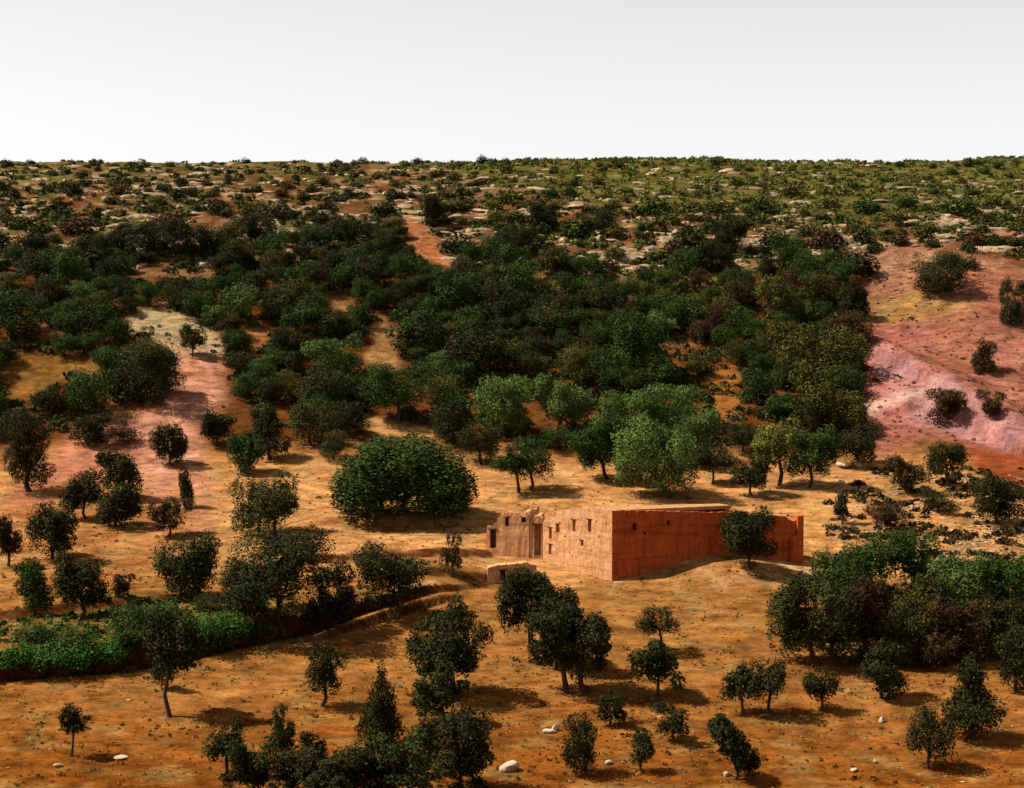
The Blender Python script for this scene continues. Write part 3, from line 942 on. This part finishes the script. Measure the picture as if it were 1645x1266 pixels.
T("tall dark tree at the left edge of the wood's foot", 45, 720, 78, 112, 46, 790, 'tall', 'dark')
T("low dark tree at the top of the pink slope", 140, 690, 60, 44, 142, 716, 'loose', 'dark')
T("squat brownish tree on the upper side of the pink slope", 197, 690, 54, 34, 197, 712, 'loose', 'brown')
T("dark bushy tree in the wood's foot beside the track", 432, 690, 60, 76, 434, 738, 'tall', 'dark')
T("dark tree growing over the pale bare patch", 240, 590, 110, 90, 240, 645, 'round', 'mid')
T("small open-crowned tree on the pale bare patch", 309, 542, 42, 38, 309, 572, 'round', 'olive', gap=-.15)
# right side
T("small umbrella tree at the foot of the pink slope", 1520, 734, 60, 50, 1524, 782, 'round', 'mid')
T("grey-brown tree beside the small umbrella tree", 1458, 757, 62, 46, 1460, 794, 'loose', 'brown')
T("dark bushy tree at the right edge under the red cut bank", 1598, 802, 92, 68, 1600, 842, 'loose', 'dark')
T("low dark bush tree between the umbrella tree and the thicket", 1506, 802, 58, 36, 1506, 824, 'loose', 'mid')
T("low spreading brown tree right of the sapling", 1428, 820, 66, 38, 1430, 846, 'loose', 'brown')
T("dark tree where the wood meets the pink slope", 1376, 714, 78, 54, 1378, 748, 'round', 'dark')
T("yellow-topped tree in the wood's foot above the wall", 1250, 712, 74, 68, 1252, 780, 'round', 'yolive')
T("dark green tree in the wood's foot above the wall end", 1302, 728, 84, 72, 1300, 784, 'round', 'green')
T("dark small tree left of the yellow-topped tree", 1208, 756, 66, 52, 1206, 796, 'round', 'dark')
T("flat dark tree showing its trunk above the shaded wall", 1146, 738, 62, 40, 1145, 778, 'round', 'dark')
T("brown diagonal shrub on the pink slope", 1520, 650, 60, 46, 1524, 672, 'loose', 'brown', cat='shrub', name='hill_shrub')
T("small brown shrub near the right edge of the pink slope", 1592, 650, 38, 38, 1592, 668, 'loose', 'brown', cat='shrub', name='hill_shrub')
T("upright brown shrub high on the pink slope", 1584, 570, 40, 54, 1590, 596, 'loose', 'brown', cat='shrub', name='hill_shrub')
T("dark wide tree on the top edge of the pink slope", 1520, 437, 94, 60, 1522, 468, 'round', 'mid')
T("dark tree cut by the right edge high on the slope", 1624, 487, 46, 74, 1626, 522, 'loose', 'dark')
T("dark round tree at the upper corner of the wood by the pink slope", 1368, 478, 50, 54, 1370, 508, 'round', 'dark')
# bright crowns in the wood
T("bright green tree catching the light low in the wood", 540, 572, 88, 60, 542, 612, 'round', 'bright')
T("large bright round tree at the foot of the wood", 800, 645, 100, 78, 802, 700, 'round', 'bright')
T("pale green tree beside the large bright round tree", 900, 645, 90, 78, 902, 700, 'round', 'bright')
T("pale bright tree above the layered tree", 1075, 655, 92, 74, 1078, 704, 'round', 'bright')
T("broad green tree in the lower wood above the umbrella tree", 640, 625, 108, 80, 642, 680, 'round', 'green')

# trees standing out among the rocks
T("dark spreading tree among the rocks above the pale bare patch", 262, 380, 88, 56, 262, 410, 'round', 'dark')
T("dark tree beside the spreading tree among the rocks", 318, 388, 58, 46, 318, 412, 'round', 'dark')
T("upright dark tree just above the red scar", 692, 338, 40, 48, 692, 366, 'tall', 'dark')
T("dark tree in the rocks above the olive clearing", 872, 345, 50, 34, 872, 364, 'round', 'dark')
T("wide dark tree in the rocks above the olive clearing", 955, 352, 66, 34, 955, 372, 'round', 'mid')
T("tall dark tree where the green ridge meets the wood", 1170, 372, 56, 60, 1170, 404, 'round', 'dark')
T("dark tree below the tall one at the green ridge's foot", 1150, 412, 62, 44, 1150, 436, 'round', 'dark')
T("small dark tree on the rocky slope near the left edge", 66, 395, 60, 44, 66, 420, 'loose', 'dark')
T("dark low tree among ledges left of the red scar", 420, 362, 62, 36, 420, 384, 'round', 'dark')
T("dark tree among ledges nearer the red scar", 560, 372, 58, 40, 560, 394, 'round', 'dark')
T("olive round tree in the olive clearing", 892, 420, 54, 44, 892, 444, 'round', 'olive')
# filling the thicket on the right
T("green tree hiding the thicket's middle behind the broad evergreen", 1352, 928, 84, 66, 1352, 985, 'round', 'green')
T("dark tree in the thicket behind the olive tree", 1500, 962, 84, 70, 1500, 1020, 'round', 'mid')
T("dark tree at the right edge beneath the cut green tree", 1612, 1002, 78, 72, 1612, 1050, 'round', 'dark')
T("bushy green tree at the thicket's near side", 1440, 1020, 70, 66, 1440, 1068, 'loose', 'mid')
T("reddish low tree under the bushy green thicket tree", 1500, 1045, 80, 44, 1500, 1075, 'loose', 'brown')
T("dark low tree at the thicket's outer tip by the wall", 1330, 905, 58, 40, 1330, 935, 'round', 'olive')
# filling the bottom thicket
T("dark low tree in the gap of the bottom thicket", 470, 1232, 74, 60, 470, 1275, 'loose', 'dark')
T("brownish low tree in the middle of the bottom thicket", 624, 1240, 80, 60, 624, 1285, 'loose', 'brown')
T("dark tree between the ragged pair and the bottom thicket", 700, 1180, 66, 62, 700, 1222, 'round', 'dark')

T("silvery green tree uphill of the layered tree's crown", 1000, 668, 90, 76, 1002, 716, 'round', 'bright')
T("pale green tree with its foot behind the layered tree", 1118, 700, 70, 76, 1118, 752, 'round', 'bright')

# garden plants
gi = 0
for lab, cx, cy, w, h, pal in [
    ("lush garden bush cut by the left edge of the terrace garden", 30, 1050, 62, 44, 'lush'),
    ("bright lush bush near the garden's outer end", 88, 1054, 70, 42, 'lush'),
    ("lush bush in the middle of the garden's lower bed", 140, 1048, 66, 46, 'lush'),
    ("lush bush at the inner end of the garden's lower bed", 185, 1044, 60, 44, 'lush'),
    ("dark low bush behind the garden's lower bed", 55, 1018, 70, 34, 'green'),
    ("dark garden bush above the middle of the lower bed", 120, 1020, 70, 32, 'green'),
    ("dark green bush at the start of the garden's upper bed", 212, 988, 62, 40, 'green'),
    ("garden bush left of the thin-trunked tree's crown", 205, 1018, 56, 38, 'green'),
    ("bush at the rear of the upper bed beside the round tree", 262, 984, 60, 34, 'green'),
    ("dark flat bush under the round tree's bank", 345, 970, 78, 26, 'dark'),
    ("bright bush in the middle of the upper garden bed", 325, 1005, 66, 42, 'lush'),
    ("bright bush near the yellow dry bank in the garden", 375, 1003, 66, 44, 'lush'),
    ("dark bush at the tip of the garden beside the yellow bank", 414, 1012, 44, 34, 'green'),
    ("low garden bush on the edge of the bank", 352, 1030, 60, 26, 'green')]:
    T(lab, cx, cy, w, h, cx, cy + h * .42, 'shrub', pal, name='garden_bush', cat='bush', group='lush bushes in the terrace garden', gap=-.3)

# ------------------------------------------------------------------ scattered wood on the hillside
ANCH = [("the pale bare patch", 280, 530), ("the pink track", 300, 680), ("the red scar high on the hill", 690, 395), ("the brown gap in the wood", 620, 545),
        ("the orange earth gap", 1165, 625), ("the pink bare slope", 1480, 560), ("the broad umbrella-crowned tree", 648, 740), ("the olive clearing", 1010, 440),
        ("the large bright round tree", 800, 645), ("the left-edge red spot", 50, 535), ("the bare strip at the wood's foot", 640, 690), ("the dark slope-top tree", 1520, 437)]
WIDTHW = "small", "middling", "broad"


def where(x, y):
    best = min(ANCH, key=lambda a: math.hypot((a[1] - x), (a[2] - y) * 1.3))
    dx, dy = x - best[1], y - best[2]
    dist = math.hypot(dx, dy)
    far = "close" if dist < 80 else ("" if dist < 170 else "far")
    if abs(dy) > abs(dx) * .8:
        w = "uphill of" if dy < 0 else "downhill of"
    else:
        w = "left of" if dx < 0 else "right of"
    return (far + " " + w).strip() + " " + best[0]


def inside(x, y, poly):
    c = False
    j = len(poly) - 1
    for i in range(len(poly)):
        (xi, yi), (xj, yj) = poly[i], poly[j]
        if (yi > y) != (yj > y) and x < (xj - xi) * (y - yi) / (yj - yi) + xi:
            c = not c
        j = i
    return c


WOOD = [(-30, 450), (120, 435), (230, 400), (330, 415), (420, 420), (560, 398), (640, 392), (730, 435), (850, 400), (960, 440), (1080, 440), (1180, 400), (1290, 420),
        (1385, 470), (1392, 700), (1340, 720), (1230, 720), (1120, 720), (960, 720), (860, 720), (760, 700), (600, 690), (520, 690), (440, 690), (330, 600), (250, 660), (140, 700), (-30, 690)]
protos = []
for i in range(16):
    kind = ['round', 'round', 'loose', 'round', 'spread', 'tall', 'round', 'twin'][i % 8]
    protos.append(crown_mesh(kind, 900 + i * 13, 6500, .0215, -.42))
tproto = [trunk_mesh((0, 0, .62), 1.0, .75, 50 + i, 1, .45) for i in range(4)]

cand = []
tries = 0
while tries < 90000 and len(cand) < 285:
    tries += 1
    x = random.uniform(-25, 1395); y = random.uniform(365, 720)
    if not inside(x, y + random.gauss(0, 16), WOOD): continue
    if inside(x, y, BARE['olive']) and random.random() < .97: continue
    w = np.interp(y, [365, 420, 500, 600, 720], [32, 47, 68, 86, 90]) * random.choice([.55, .7, .85, 1, 1.15, 1.3])* random.uniform(.92, 1.08)
    if 1080 < x < 1260 and 480 < y < 690 and random.random() < .6: continue
    if math.sin(x * .021 + 1) * math.sin(y * .043 + x * .011) > .82: continue
    if any(inside(x + i * w, y + j * w, BARE[k]) for k in BARE if k != 'olive' for i, j in ((0, 0), (-.34, 0), (.34, 0), (0, -.3), (0, .34), (-.25, -.2), (.25, -.2))): continue
    sp_ = .33 if 440 < x < 1100 else .38
    ok = all(math.hypot(x - a, (y - b) * 1.5) > sp_ * (w + c) for a, b, c in cand)
    ok = ok and all(not (abs(x - a) < .42 * (w + c) and abs(y - b) < .5 * (.6 * w + d)) for a, b, c, d, e in HAND)
    if not ok: continue
    cand.append((x, y, w))
labels = {}
for x, y, w in cand:
    _seed[0] += 1
    h = w * random.uniform(.62, .9)
    P = at(x, y + h * .52)
    k = P.y / F
    wm, hm = w * k * 1.05, h * k * 1.1
    r = random.random()
    pal = 'green' if r < .42 else ('dark' if r < .68 else ('mid' if r < .86 else ('olive' if r < .95 else 'bright')))
    if x > 1060 and r > .5: pal = 'olive' if r < .72 else ('mid' if r < .88 else 'brown')
    if y < 430 and pal == 'bright': pal = 'olive'
    cw = {'green': 'green', 'dark': 'very dark', 'mid': 'dull green', 'olive': 'olive', 'bright': 'bright green', 'brown': 'brown'}[pal]
    sz = 'small' if w < np.interp(y, [365, 420, 500, 600, 720], [30, 45, 65, 82, 88]) else 'broad'
    lab = f"{sz} {cw} tree {where(x, y)}"
    root = tag(link('hillside_tree', None, loc=P), lab, 'tree', 'trees of the wood covering the hillside')
    root.rotation_euler = (0, 0, random.uniform(0, 6.28))
    cr = link('crown', protos[_seed[0] % 16], root)
    cr.location = (0, 0, hm * .56); cr.scale = (wm, wm, hm)
    cr.color = jitter(PAL[pal], .2)
    tr = link('trunk', tproto[_seed[0] % 4], root)
    tr.scale = (wm, wm, hm * .9)
print('wood trees', len(cand))

# ------------------------------------------------------------------ shrubs of the upper slope and the ridge
sprotos = [crown_mesh('shrub', 1500 + i * 11, 800, .06, -.42) for i in range(10)]
SLOPE_W = ["the far ridge", "the rocky slope", "the slope above the wood"]


def band(y):
    return "on the skyline" if y < 285 else ("on the rocky slope" if y < 345 else "at the wood's top")


def column(x):
    return ["at the left edge", "left of the pale patch", "above the pale patch", "right of the pale patch", "left of the red scar", "above the red scar", "right of the red scar", "above the olive clearing", "right of the olive clearing", "above the orange gap", "above the wood's corner", "above the pink slope", "at the right edge"][min(12, int(max(0, x) / 127))]


shr = []
tries = 0
while len(shr) < 292 and tries < 30000:
    tries += 1
    x = random.uniform(-20, 1665); y = 262 + 166 * random.random() if random.random() > .14 else random.uniform(257, 266)
    if inside(x, y, WOOD): continue
    if inside(x, y, BARE['redscar']): continue
    if inside(x, y, BARE['pinkslope']): continue
    w = np.interp(y, [258, 300, 350, 420], [13, 20, 31, 38]) * random.choice([.7, .85, 1.0, 1.25, 1.6])
    if all(math.hypot(x - a, (y - b) * 1.9) > .42 * (w + c) for a, b, c in shr):
        shr.append((x, y, w))
for i, (x, y, w) in enumerate(shr):
    h = w * random.uniform(.45, .75)
    P = at(x, y + h * .4)
    k = P.y / F
    right = x > 780 + random.uniform(-200, 200) and y < 375
    r = random.random()
    pal = ('olive' if r < .55 else ('yolive' if r < .65 else 'green')) if right else ('dark' if r < .35 else ('mid' if r < .65 else ('olive' if r < .85 else 'brown')))
    cw = {'green': 'green', 'dark': 'dark', 'mid': 'dull green', 'olive': 'olive', 'brown': 'brown', 'yolive': 'yellowish'}[pal]
    o = link('hill_shrub', sprotos[i % 10], loc=P + Vector((0, 0, h * k * .35)))
    o.scale = (w * k, w * k, h * k * 1.1)
    o.rotation_euler = (0, 0, random.uniform(0, 6.28))
    o.color = jitter(PAL[pal], .2)
    tag(o, f"{'big' if w > 30 else 'little'} {cw} shrub {band(y)} {column(x)}", 'shrub', 'shrubs of the upper slope and ridge')


def stuff_leaves(name, pts, sizes, per, leaf, label, seed, cols, mat):
    """many small low bushes as one mesh of leaf sprays; per-face colour index in tint"""
    r_ = np.random.default_rng(seed)
    n = len(pts)
    P = np.repeat(pts, per, 0)
    S = np.repeat(sizes, per)[:, None]
    d = sphere_pts(n * per, r_); d[:, 2] = np.abs(d[:, 2]) * .75
    P = P + d * S * .5 * r_.uniform(.6, 1.15, (n * per, 1))
    nr = d + r_.normal(size=d.shape) * .5; nr /= np.linalg.norm(nr, axis=1)[:, None]
    t = np.cross(nr, r_.normal(size=d.shape)); t /= np.linalg.norm(t, axis=1)[:, None]
    b = np.cross(nr, t)
    s = S * leaf * r_.uniform(.6, 1.3, (n * per, 1))
    v = np.stack([P - t * s, P + b * s * .6, P + t * s, P - b * s * .6], 1).reshape(-1, 3)
    tint = np.repeat(np.clip(.5 + .22 * r_.normal(size=n), 0, 1), per) + r_.normal(size=n * per) * .08
    me = mesh_np(name, v, np.arange(n * per * 4).reshape(-1, 4), mat, np.clip(tint, 0, 1))
    o = link(name, me)
    o.color = cols + (1,)
    tag(o, label, kind='stuff')
    return o


def scatter(n, xr, yr, test, seed, power=1.0):
    r_ = np.random.default_rng(seed)
    xs = r_.uniform(*xr, n); ys = yr[0] + (yr[1] - yr[0]) * r_.random(n) ** power
    Y = np.interp(-ys, -ROWS, DIST); d = (xs - W0 / 2) / F
    X = d * Y * 1.0
    ok = test(xs, ys, X, Y)
    X, Y, ys = X[ok], Y[ok], ys[ok]
    return np.stack([X, Y, ground(X, Y)], 1), ys


def notpoly(names):
    def f(xs, ys):
        k = np.ones(len(xs), bool)
        for nme in names:
            k &= poly_mask(xs, ys, BARE[nme], 3) < .5
        return k
    return f


npf = notpoly(['pinkslope', 'redscar', 'pale', 'orange', 'gap'])
greenness = lambda xs, ys: poly_mask(xs, ys, [(520, 240), (800, 305), (1000, 335), (1380, 375), (1480, 355), (1750, 335), (1750, 200), (520, 200)], 25)
pts, ys = scatter(6500, (-20, 1665), (257, 400), lambda xs, ys, X, Y: npf(xs, ys) & (fbm(X / 8, Y / 8, 2) + .7 * greenness(xs, ys) > .22), 21, 1.4)
stuff_leaves('ridge_scrub', pts, np.random.default_rng(5).uniform(.5, 1.7, len(pts)), 22, .22, "olive scrub carpeting the top of the hill", 31, (.066, .072, .014), M_LEAF)
pts, ys = scatter(4600, (-20, 1665), (268, 440), lambda xs, ys, X, Y: npf(xs, ys) & (fbm(X / 8 + 30, Y / 8, 2) > -.08) & (greenness(xs, ys) < .6), 22)
stuff_leaves('dark_scrub', pts, np.random.default_rng(6).uniform(.6, 1.75, len(pts)) ** 1.6, 30, .2, "dark low scrub among the rocks of the upper slope", 32, MID, M_LEAF)
pts, ys = scatter(3600, (-20, 1400), (400, 730), lambda xs, ys, X, Y: notpoly([k for k in BARE if k != 'olive'])(xs, ys) & (fbm(X / 9, Y / 9, 2) > -.3) & (poly_mask(xs, ys, WOOD, 4) > .5), 23)
stuff_leaves('undergrowth', pts, np.random.default_rng(7).uniform(.9, 2.4, len(pts)), 34, .17, "dark undergrowth between the trees of the wood", 33, MID, M_LEAF)
pts, ys = scatter(520, (1270, 1665), (900, 1080), lambda xs, ys, X, Y: poly_mask(xs, ys, [(1290, 1040), (1360, 960), (1480, 925), (1665, 960), (1665, 1050), (1520, 1075), (1380, 1070)], 12) > .5, 28)
stuff_leaves('thicket_undergrowth', pts, np.random.default_rng(17).uniform(.5, 1.9, len(pts)), 34, .17, "brown-green undergrowth filling the thicket beside the field", 38, (.026, .022, .007), M_LEAF)
pts, ys = scatter(260, (340, 790), (1200, 1300), lambda xs, ys, X, Y: poly_mask(xs, ys, [(350, 1240), (520, 1215), (760, 1215), (790, 1300), (350, 1300)], 12) > .5, 29)
stuff_leaves('thicket_bushes', pts, np.random.default_rng(18).uniform(.4, 1.3, len(pts)), 34, .17, "dark undergrowth between the trees of the bottom thicket", 39, (.02, .02, .006), M_LEAF)
pts, ys = scatter(900, (1000, 1390), (470, 720), lambda xs, ys, X, Y: fbm(X / 5 + 3, Y / 5, 2) > -.12, 30)
stuff_leaves('brown_scrub', pts, np.random.default_rng(19).uniform(.4, 1.9, len(pts)), 30, .18, "brown and olive scrub in the thin right part of the wood", 40, (.045, .033, .010), M_LEAF)
pts, ys = scatter(260, (170, 370), (480, 660), lambda xs, ys, X, Y: (fbm(X / 5 + 8, Y / 5, 2) > .0) & (poly_mask(xs, ys, BARE['pinktrack'], 3) < .5), 45)
stuff_leaves('pale_patch_scrub', pts, np.random.default_rng(20).uniform(.3, 1.2, len(pts)), 26, .2, "low scrub around the pale bare patch", 41, (.035, .035, .010), M_LEAF)
pts, ys = scatter(2600, (-20, 1665), (760, 1290), lambda xs, ys, X, Y: (fbm(X / 12 + 9, Y / 12, 2) > -.05), 24)
stuff_leaves('dry_tufts', pts, np.random.default_rng(8).lognormal(-1.35, .45, len(pts)), 18, .2, "small dry tufts dotted over the bare field", 34, (.058, .026, .007), M_LEAF)
pts, ys = scatter(1500, (1330, 1665), (755, 1030), lambda xs, ys, X, Y: (fbm(X / 6 + 9, Y / 6, 2) > .0), 25)
stuff_leaves('slope_scrub', pts, np.random.default_rng(9).uniform(.3, 1.6, len(pts)), 26, .2, "brown scrub on the broken ground above the thicket", 35, (.030, .020, .007), M_LEAF)
pts, ys = scatter(560, (1395, 1665), (410, 720), lambda xs, ys, X, Y: poly_mask(xs, ys, BARE['pinkslope'], 3) > .5, 26)
stuff_leaves('slope_tufts', pts, np.random.default_rng(10).lognormal(-1.1, .5, len(pts)), 16, .22, "small brown tufts on the pink bare slope", 36, (.045, .020, .009), M_LEAF)
pts, ys = scatter(480, (-20, 430), (975, 1075), lambda xs, ys, X, Y: poly_mask(xs, ys, [(-30, 1010), (120, 1000), (215, 965), (400, 975), (435, 1018), (330, 1042), (215, 1068), (-30, 1082)], 4) > .5, 27)
stuff_leaves('garden_crops', pts, np.random.default_rng(11).uniform(.4, 1.1, len(pts)), 16, .22, "green crops growing between the garden bushes", 37, (.022, .055, .010), M_LEAF)


pts, ys = scatter(9000, (-20, 1665), (765, 1290), lambda xs, ys, X, Y: fbm(X / 7 + 55, Y / 5, 3) > .02, 46)
stuff_leaves('dry_grass', pts, np.random.default_rng(21).lognormal(-1.5, .4, len(pts)), 9, .26, "short dry straw-coloured grass on the field", 42, (.17, .105, .032), M_LEAF)
pts, ys = scatter(4200, (-20, 1665), (765, 1290), lambda xs, ys, X, Y: fbm(X / 5 + 21, Y / 5, 3) > .0, 47)
stuff_leaves('brown_weeds', pts, np.random.default_rng(22).lognormal(-1.75, .4, len(pts)), 9, .26, "tiny brown weeds on the field", 43, (.07, .032, .009), M_LEAF)
# weeds added along the garden bank, coloured dark to carry on its shade line
xs_, ys_, hs_, rp_, dc_ = STEPS[0]
r_ = np.random.default_rng(48)
X = r_.uniform(xs_[0], xs_[-2], 900)
Y = np.interp(X, xs_, ys_) + r_.uniform(-.5, 1.1, 900)
stuff_leaves('bank_shade_weeds', np.stack([X, Y, ground(X, Y)], 1), r_.lognormal(-.9, .4, 900), 18, .2, "weeds added along the garden bank to continue its dark shade line", 44, (.026, .018, .006), M_LEAF)


# ------------------------------------------------------------------ rocks
def rock_mesh(name, seed, mat, flat=.5, sub=2):
    import bmesh
    bm = bmesh.new()
    bmesh.ops.create_icosphere(bm, subdivisions=sub, radius=.5)
    r_ = random.Random(seed)
    planes = [(Vector((r_.gauss(0, 1), r_.gauss(0, 1), r_.gauss(0, 1))).normalized(), r_.uniform(.26, .42)) for _ in range(9)]
    for v in bm.verts:
        for nrm, dd in planes:
            q = v.co.dot(nrm)
            if q > dd:
                v.co -= nrm * (q - dd) * .9
        v.co.z *= flat
    me = bpy.data.meshes.new(name)
    bm.to_mesh(me); bm.free()
    me.materials.append(mat)
    return me


rprot = [rock_mesh('ledge_rock', 60 + i, M_ROCKM if i % 3 else M_ROCKR, .7) for i in range(9)]
rk = []
tries = 0
while len(rk) < 285 and tries < 20000:
    tries += 1
    x = random.uniform(-20, 1665); y = 264 + 190 * random.random()
    if y > 400 and not (inside(x, y, BARE['olive']) or x < 260 or x > 1380): continue
    if inside(x, y, BARE['pinkslope']) and random.random() < .8: continue
    X = (x - W0 / 2) / F * np.interp(-y, -ROWS, DIST)
    if float(fbm(X / 10, np.interp(-y, -ROWS, DIST) / 7 + 4, 2)) < -.05: continue
    if float(greenness(np.array([x]), np.array([y]))[0]) > .5 and random.random() < .5: continue
    rk.append((x, y))
for i, (x, y) in enumerate(rk):
    P = at(x, y)
    k = P.y / F
    w = random.choice([10, 13, 16, 20, 28, 38]) * random.uniform(.8, 1.3)
    o = link('ledge_rock', rprot[i % 9], loc=P + Vector((0, 0, -.05)))
    o.scale = (w * k, w * k * random.uniform(.5, .9), w * k * random.uniform(.4, .75) if w < 16 else w * k * .32)
    o.rotation_euler = (random.uniform(-.15, .15), random.uniform(-.15, .15), random.uniform(-.5, .5))
    cw = 'reddish' if i % 9 % 3 == 0 else 'pale'
    tag(o, f"{cw} {'long ledge' if w > 16 else 'small'} rock {band(y)} {column(x)}", 'rock', 'rocks of the upper slope')


def stuff_rocks(name, pts, sizes, label, mat, seed):
    r_ = np.random.default_rng(seed)
    base = np.array([(1, 0, 0), (-1, 0, 0), (0, 1, 0), (0, -1, 0), (0, 0, .8), (0, 0, -.8)], float) * .5
    fc = np.array([(0, 2, 4), (2, 1, 4), (1, 3, 4), (3, 0, 4), (2, 0, 5), (1, 2, 5), (3, 1, 5), (0, 3, 5)])
    V, Fs = [], []
    for i, (p, s) in enumerate(zip(pts, sizes)):
        a = r_.normal() * .35
        b = base * r_.uniform(.6, 1.3, (6, 3))
        R = np.array([[math.cos(a), -math.sin(a), 0], [math.sin(a), math.cos(a), 0], [0, 0, 1]])
        V.append(b * np.array([r_.uniform(1, 2.6), 1, 1]) @ R.T * np.array([s, s, s * .5]) + p); Fs.append(fc + 6 * i)
    o = link(name, mesh_np(name, np.concatenate(V), np.concatenate(Fs), mat))
    tag(o, label, kind='stuff')


pts, ys = scatter(1500, (-20, 1665), (262, 470), lambda xs, ys, X, Y: (fbm(X / 9, Y / 6 + 4, 2) > .0) & (notpoly(['pinkslope'])(xs, ys)) & ((ys < 400) | (poly_mask(xs, ys, BARE['olive'], 10) > .5)), 41)
stuff_rocks('rubble', pts, np.random.default_rng(12).lognormal(-.7, .45, len(pts)), "brown broken rubble strewn over the upper slope", M_ROCKR, 51)
def stuff_ledges(name, pts, label, mat, seed):
    """low broken outcrops: long uneven slabs lying along the slope"""
    r_ = np.random.default_rng(seed)
    V, Fs, b0 = [], [], 0
    for p in pts:
        n = 7
        L = 1.4 + 4.2 * r_.random() ** 1.6; a = r_.normal() * .22; hh = r_.uniform(.2, .55); w = r_.uniform(.5, 1.1)
        xs_ = np.linspace(-L / 2, L / 2, n)
        th = np.sin(np.linspace(.25, 2.9, n)) * r_.uniform(.6, 1.2, n)
        yo = r_.normal(size=n) * .14
        ring = []
        for k in range(n):
            ring += [(xs_[k], yo[k] - w * .5 * th[k], -.35), (xs_[k] + r_.normal() * .08, yo[k] - w * .45 * th[k], hh * th[k]), (xs_[k], yo[k] + w * .8 * th[k], hh * th[k] * 1.05), (xs_[k], yo[k] + w, -.1)]
        v = np.array(ring)
        R_ = np.array([[math.cos(a), -math.sin(a), 0], [math.sin(a), math.cos(a), 0], [0, 0, 1]])
        V.append(v @ R_.T + p)
        for k in range(n - 1):
            for q in range(3):
                i0 = b0 + k * 4 + q
                Fs.append((i0, i0 + 4, i0 + 5, i0 + 1))
        b0 += n * 4
    o = link(name, mesh_np(name, np.concatenate(V), np.array(Fs), mat))
    tag(o, label, kind='stuff')


pts, ys = scatter(3000, (-20, 1665), (262, 430), lambda xs, ys, X, Y: (fbm(X / 12 + 13, Y / 6 + 4, 3) > .06) & (notpoly(['pinkslope', 'redscar'])(xs, ys)) & (greenness(xs, ys) < np.random.default_rng(3).uniform(.3, 1.6, len(xs))), 44)
stuff_ledges('rock_ledges', pts, "thin pale rock ledges banding the upper slope", M_ROCKM, 54)
pts, ys = scatter(420, (1375, 1665), (395, 500), lambda xs, ys, X, Y: fbm(X / 6 + 2, Y / 5, 2) > -.1, 49)
stuff_rocks('scree', pts, np.random.default_rng(23).lognormal(-1.0, .5, len(pts)), "brown scree on the top of the pink slope", M_ROCKR, 55)
pts, ys = scatter(900, (-20, 1665), (770, 1290), lambda xs, ys, X, Y: (fbm(X / 10 + 77, Y / 10, 2) > -.1), 42)
stuff_rocks('field_stones', pts, np.random.default_rng(13).lognormal(-2.1, .5, len(pts)), "little pale stones scattered over the field", M_ROCKM, 52)
pts, ys = scatter(800, (1340, 1665), (765, 900), lambda xs, ys, X, Y: X > -1e9, 43)
stuff_rocks('slope_rubble', pts, np.random.default_rng(14).uniform(.15, .75, len(pts)), "rubble on the broken ground above the thicket", M_ROCKM, 53)

wm_ = [rock_mesh('white_boulder', 200 + i, M_WHITE, .9) for i in range(5)]
for i, (lab, x, y, w, h, tilt) in enumerate([
    ("white leaning stone standing on a flat slab in the field", 893, 1168, 14, 16, .3),
    ("flat white slab at the foot of the leaning stone", 882, 1174, 22, 8, 0),
    ("large white boulder beside the thicket at the bottom edge", 818, 1230, 34, 18, -.3),
    ("small white stone below the tiny lollipop tree", 94, 1228, 15, 8, 0),
    ("flat pale stone right of the tiny lollipop tree", 194, 1216, 22, 7, 0),
    ("pinkish white stone beside the dark leaning trees", 1417, 1156, 13, 11, .1),
    ("white stone at the foot of the tree leaning downhill", 1168, 1243, 14, 10, 0),
    ("pale stone just below the narrow small tree", 978, 1224, 16, 8, .2),
    ("small bright stone on the lower field", 1372, 1236, 16, 7, 0),
    ("small pale stone in the lower field beside the bright stone", 1406, 1222, 9, 8, 0),
    ("pale flat stone near the right edge below the pointed tree", 1606, 1172, 16, 8, 0),
    ("white rock lit beneath the round tree above the garden", 312, 933, 28, 10, 0),
    ("pale rock showing under the broad umbrella-crowned tree", 644, 799, 18, 16, 0),
    ("smaller pale rock beside the umbrella tree's trunks", 676, 803, 16, 9, 0),
    ("long pale rock at the wood's foot above the wall end", 1352, 746, 28, 10, 0),
    ("short pale rock at the wood's foot by the pink slope", 1378, 746, 16, 10, 0),
    ("pale rock in the thicket behind the broad dark evergreen", 1403, 950, 20, 18, .5)]):
    P = at(x, y + h * .4)
    k = P.y / F
    o = link('white_boulder', wm_[i % 5], loc=P + Vector((0, 0, h * k * .27)))
    o.scale = (w * k * 1.15, w * k * .8, h * k * 1.25)
    o.rotation_euler = (0, tilt, i * .13)
    tag(o, lab, 'rock')


# ------------------------------------------------------------------ alike neighbours get their order in the picture
ORD = ["leftmost", "second from left", "third from left", "fourth from left", "fifth from left", "sixth from left", "seventh from left", "eighth from left", "ninth from left", "tenth from left", "eleventh from left", "twelfth from left", "thirteenth from left", "fourteenth from left"]
from collections import defaultdict
bylab = defaultdict(list)
for o in scene.objects:
    if o.parent is None and o.get('label') and o.get('group'):
        bylab[o['label']].append(o)
for lab, os_ in bylab.items():
    if 1 < len(os_) <= 14:
        os_.sort(key=lambda o: o.location.x / max(o.location.y, 1))
        for i, o in enumerate(os_):
            if len(lab.split()) > 13: lab = lab.replace('very dark', 'dark').replace('dull green', 'dull')
            sep = ', ' if len(lab.split()) <= 13 else ' '
            o['label'] = lab.replace('the broad umbrella-crowned tree', 'the umbrella-crowned tree') + sep + ("rightmost" if i == len(os_) - 1 else ORD[i])
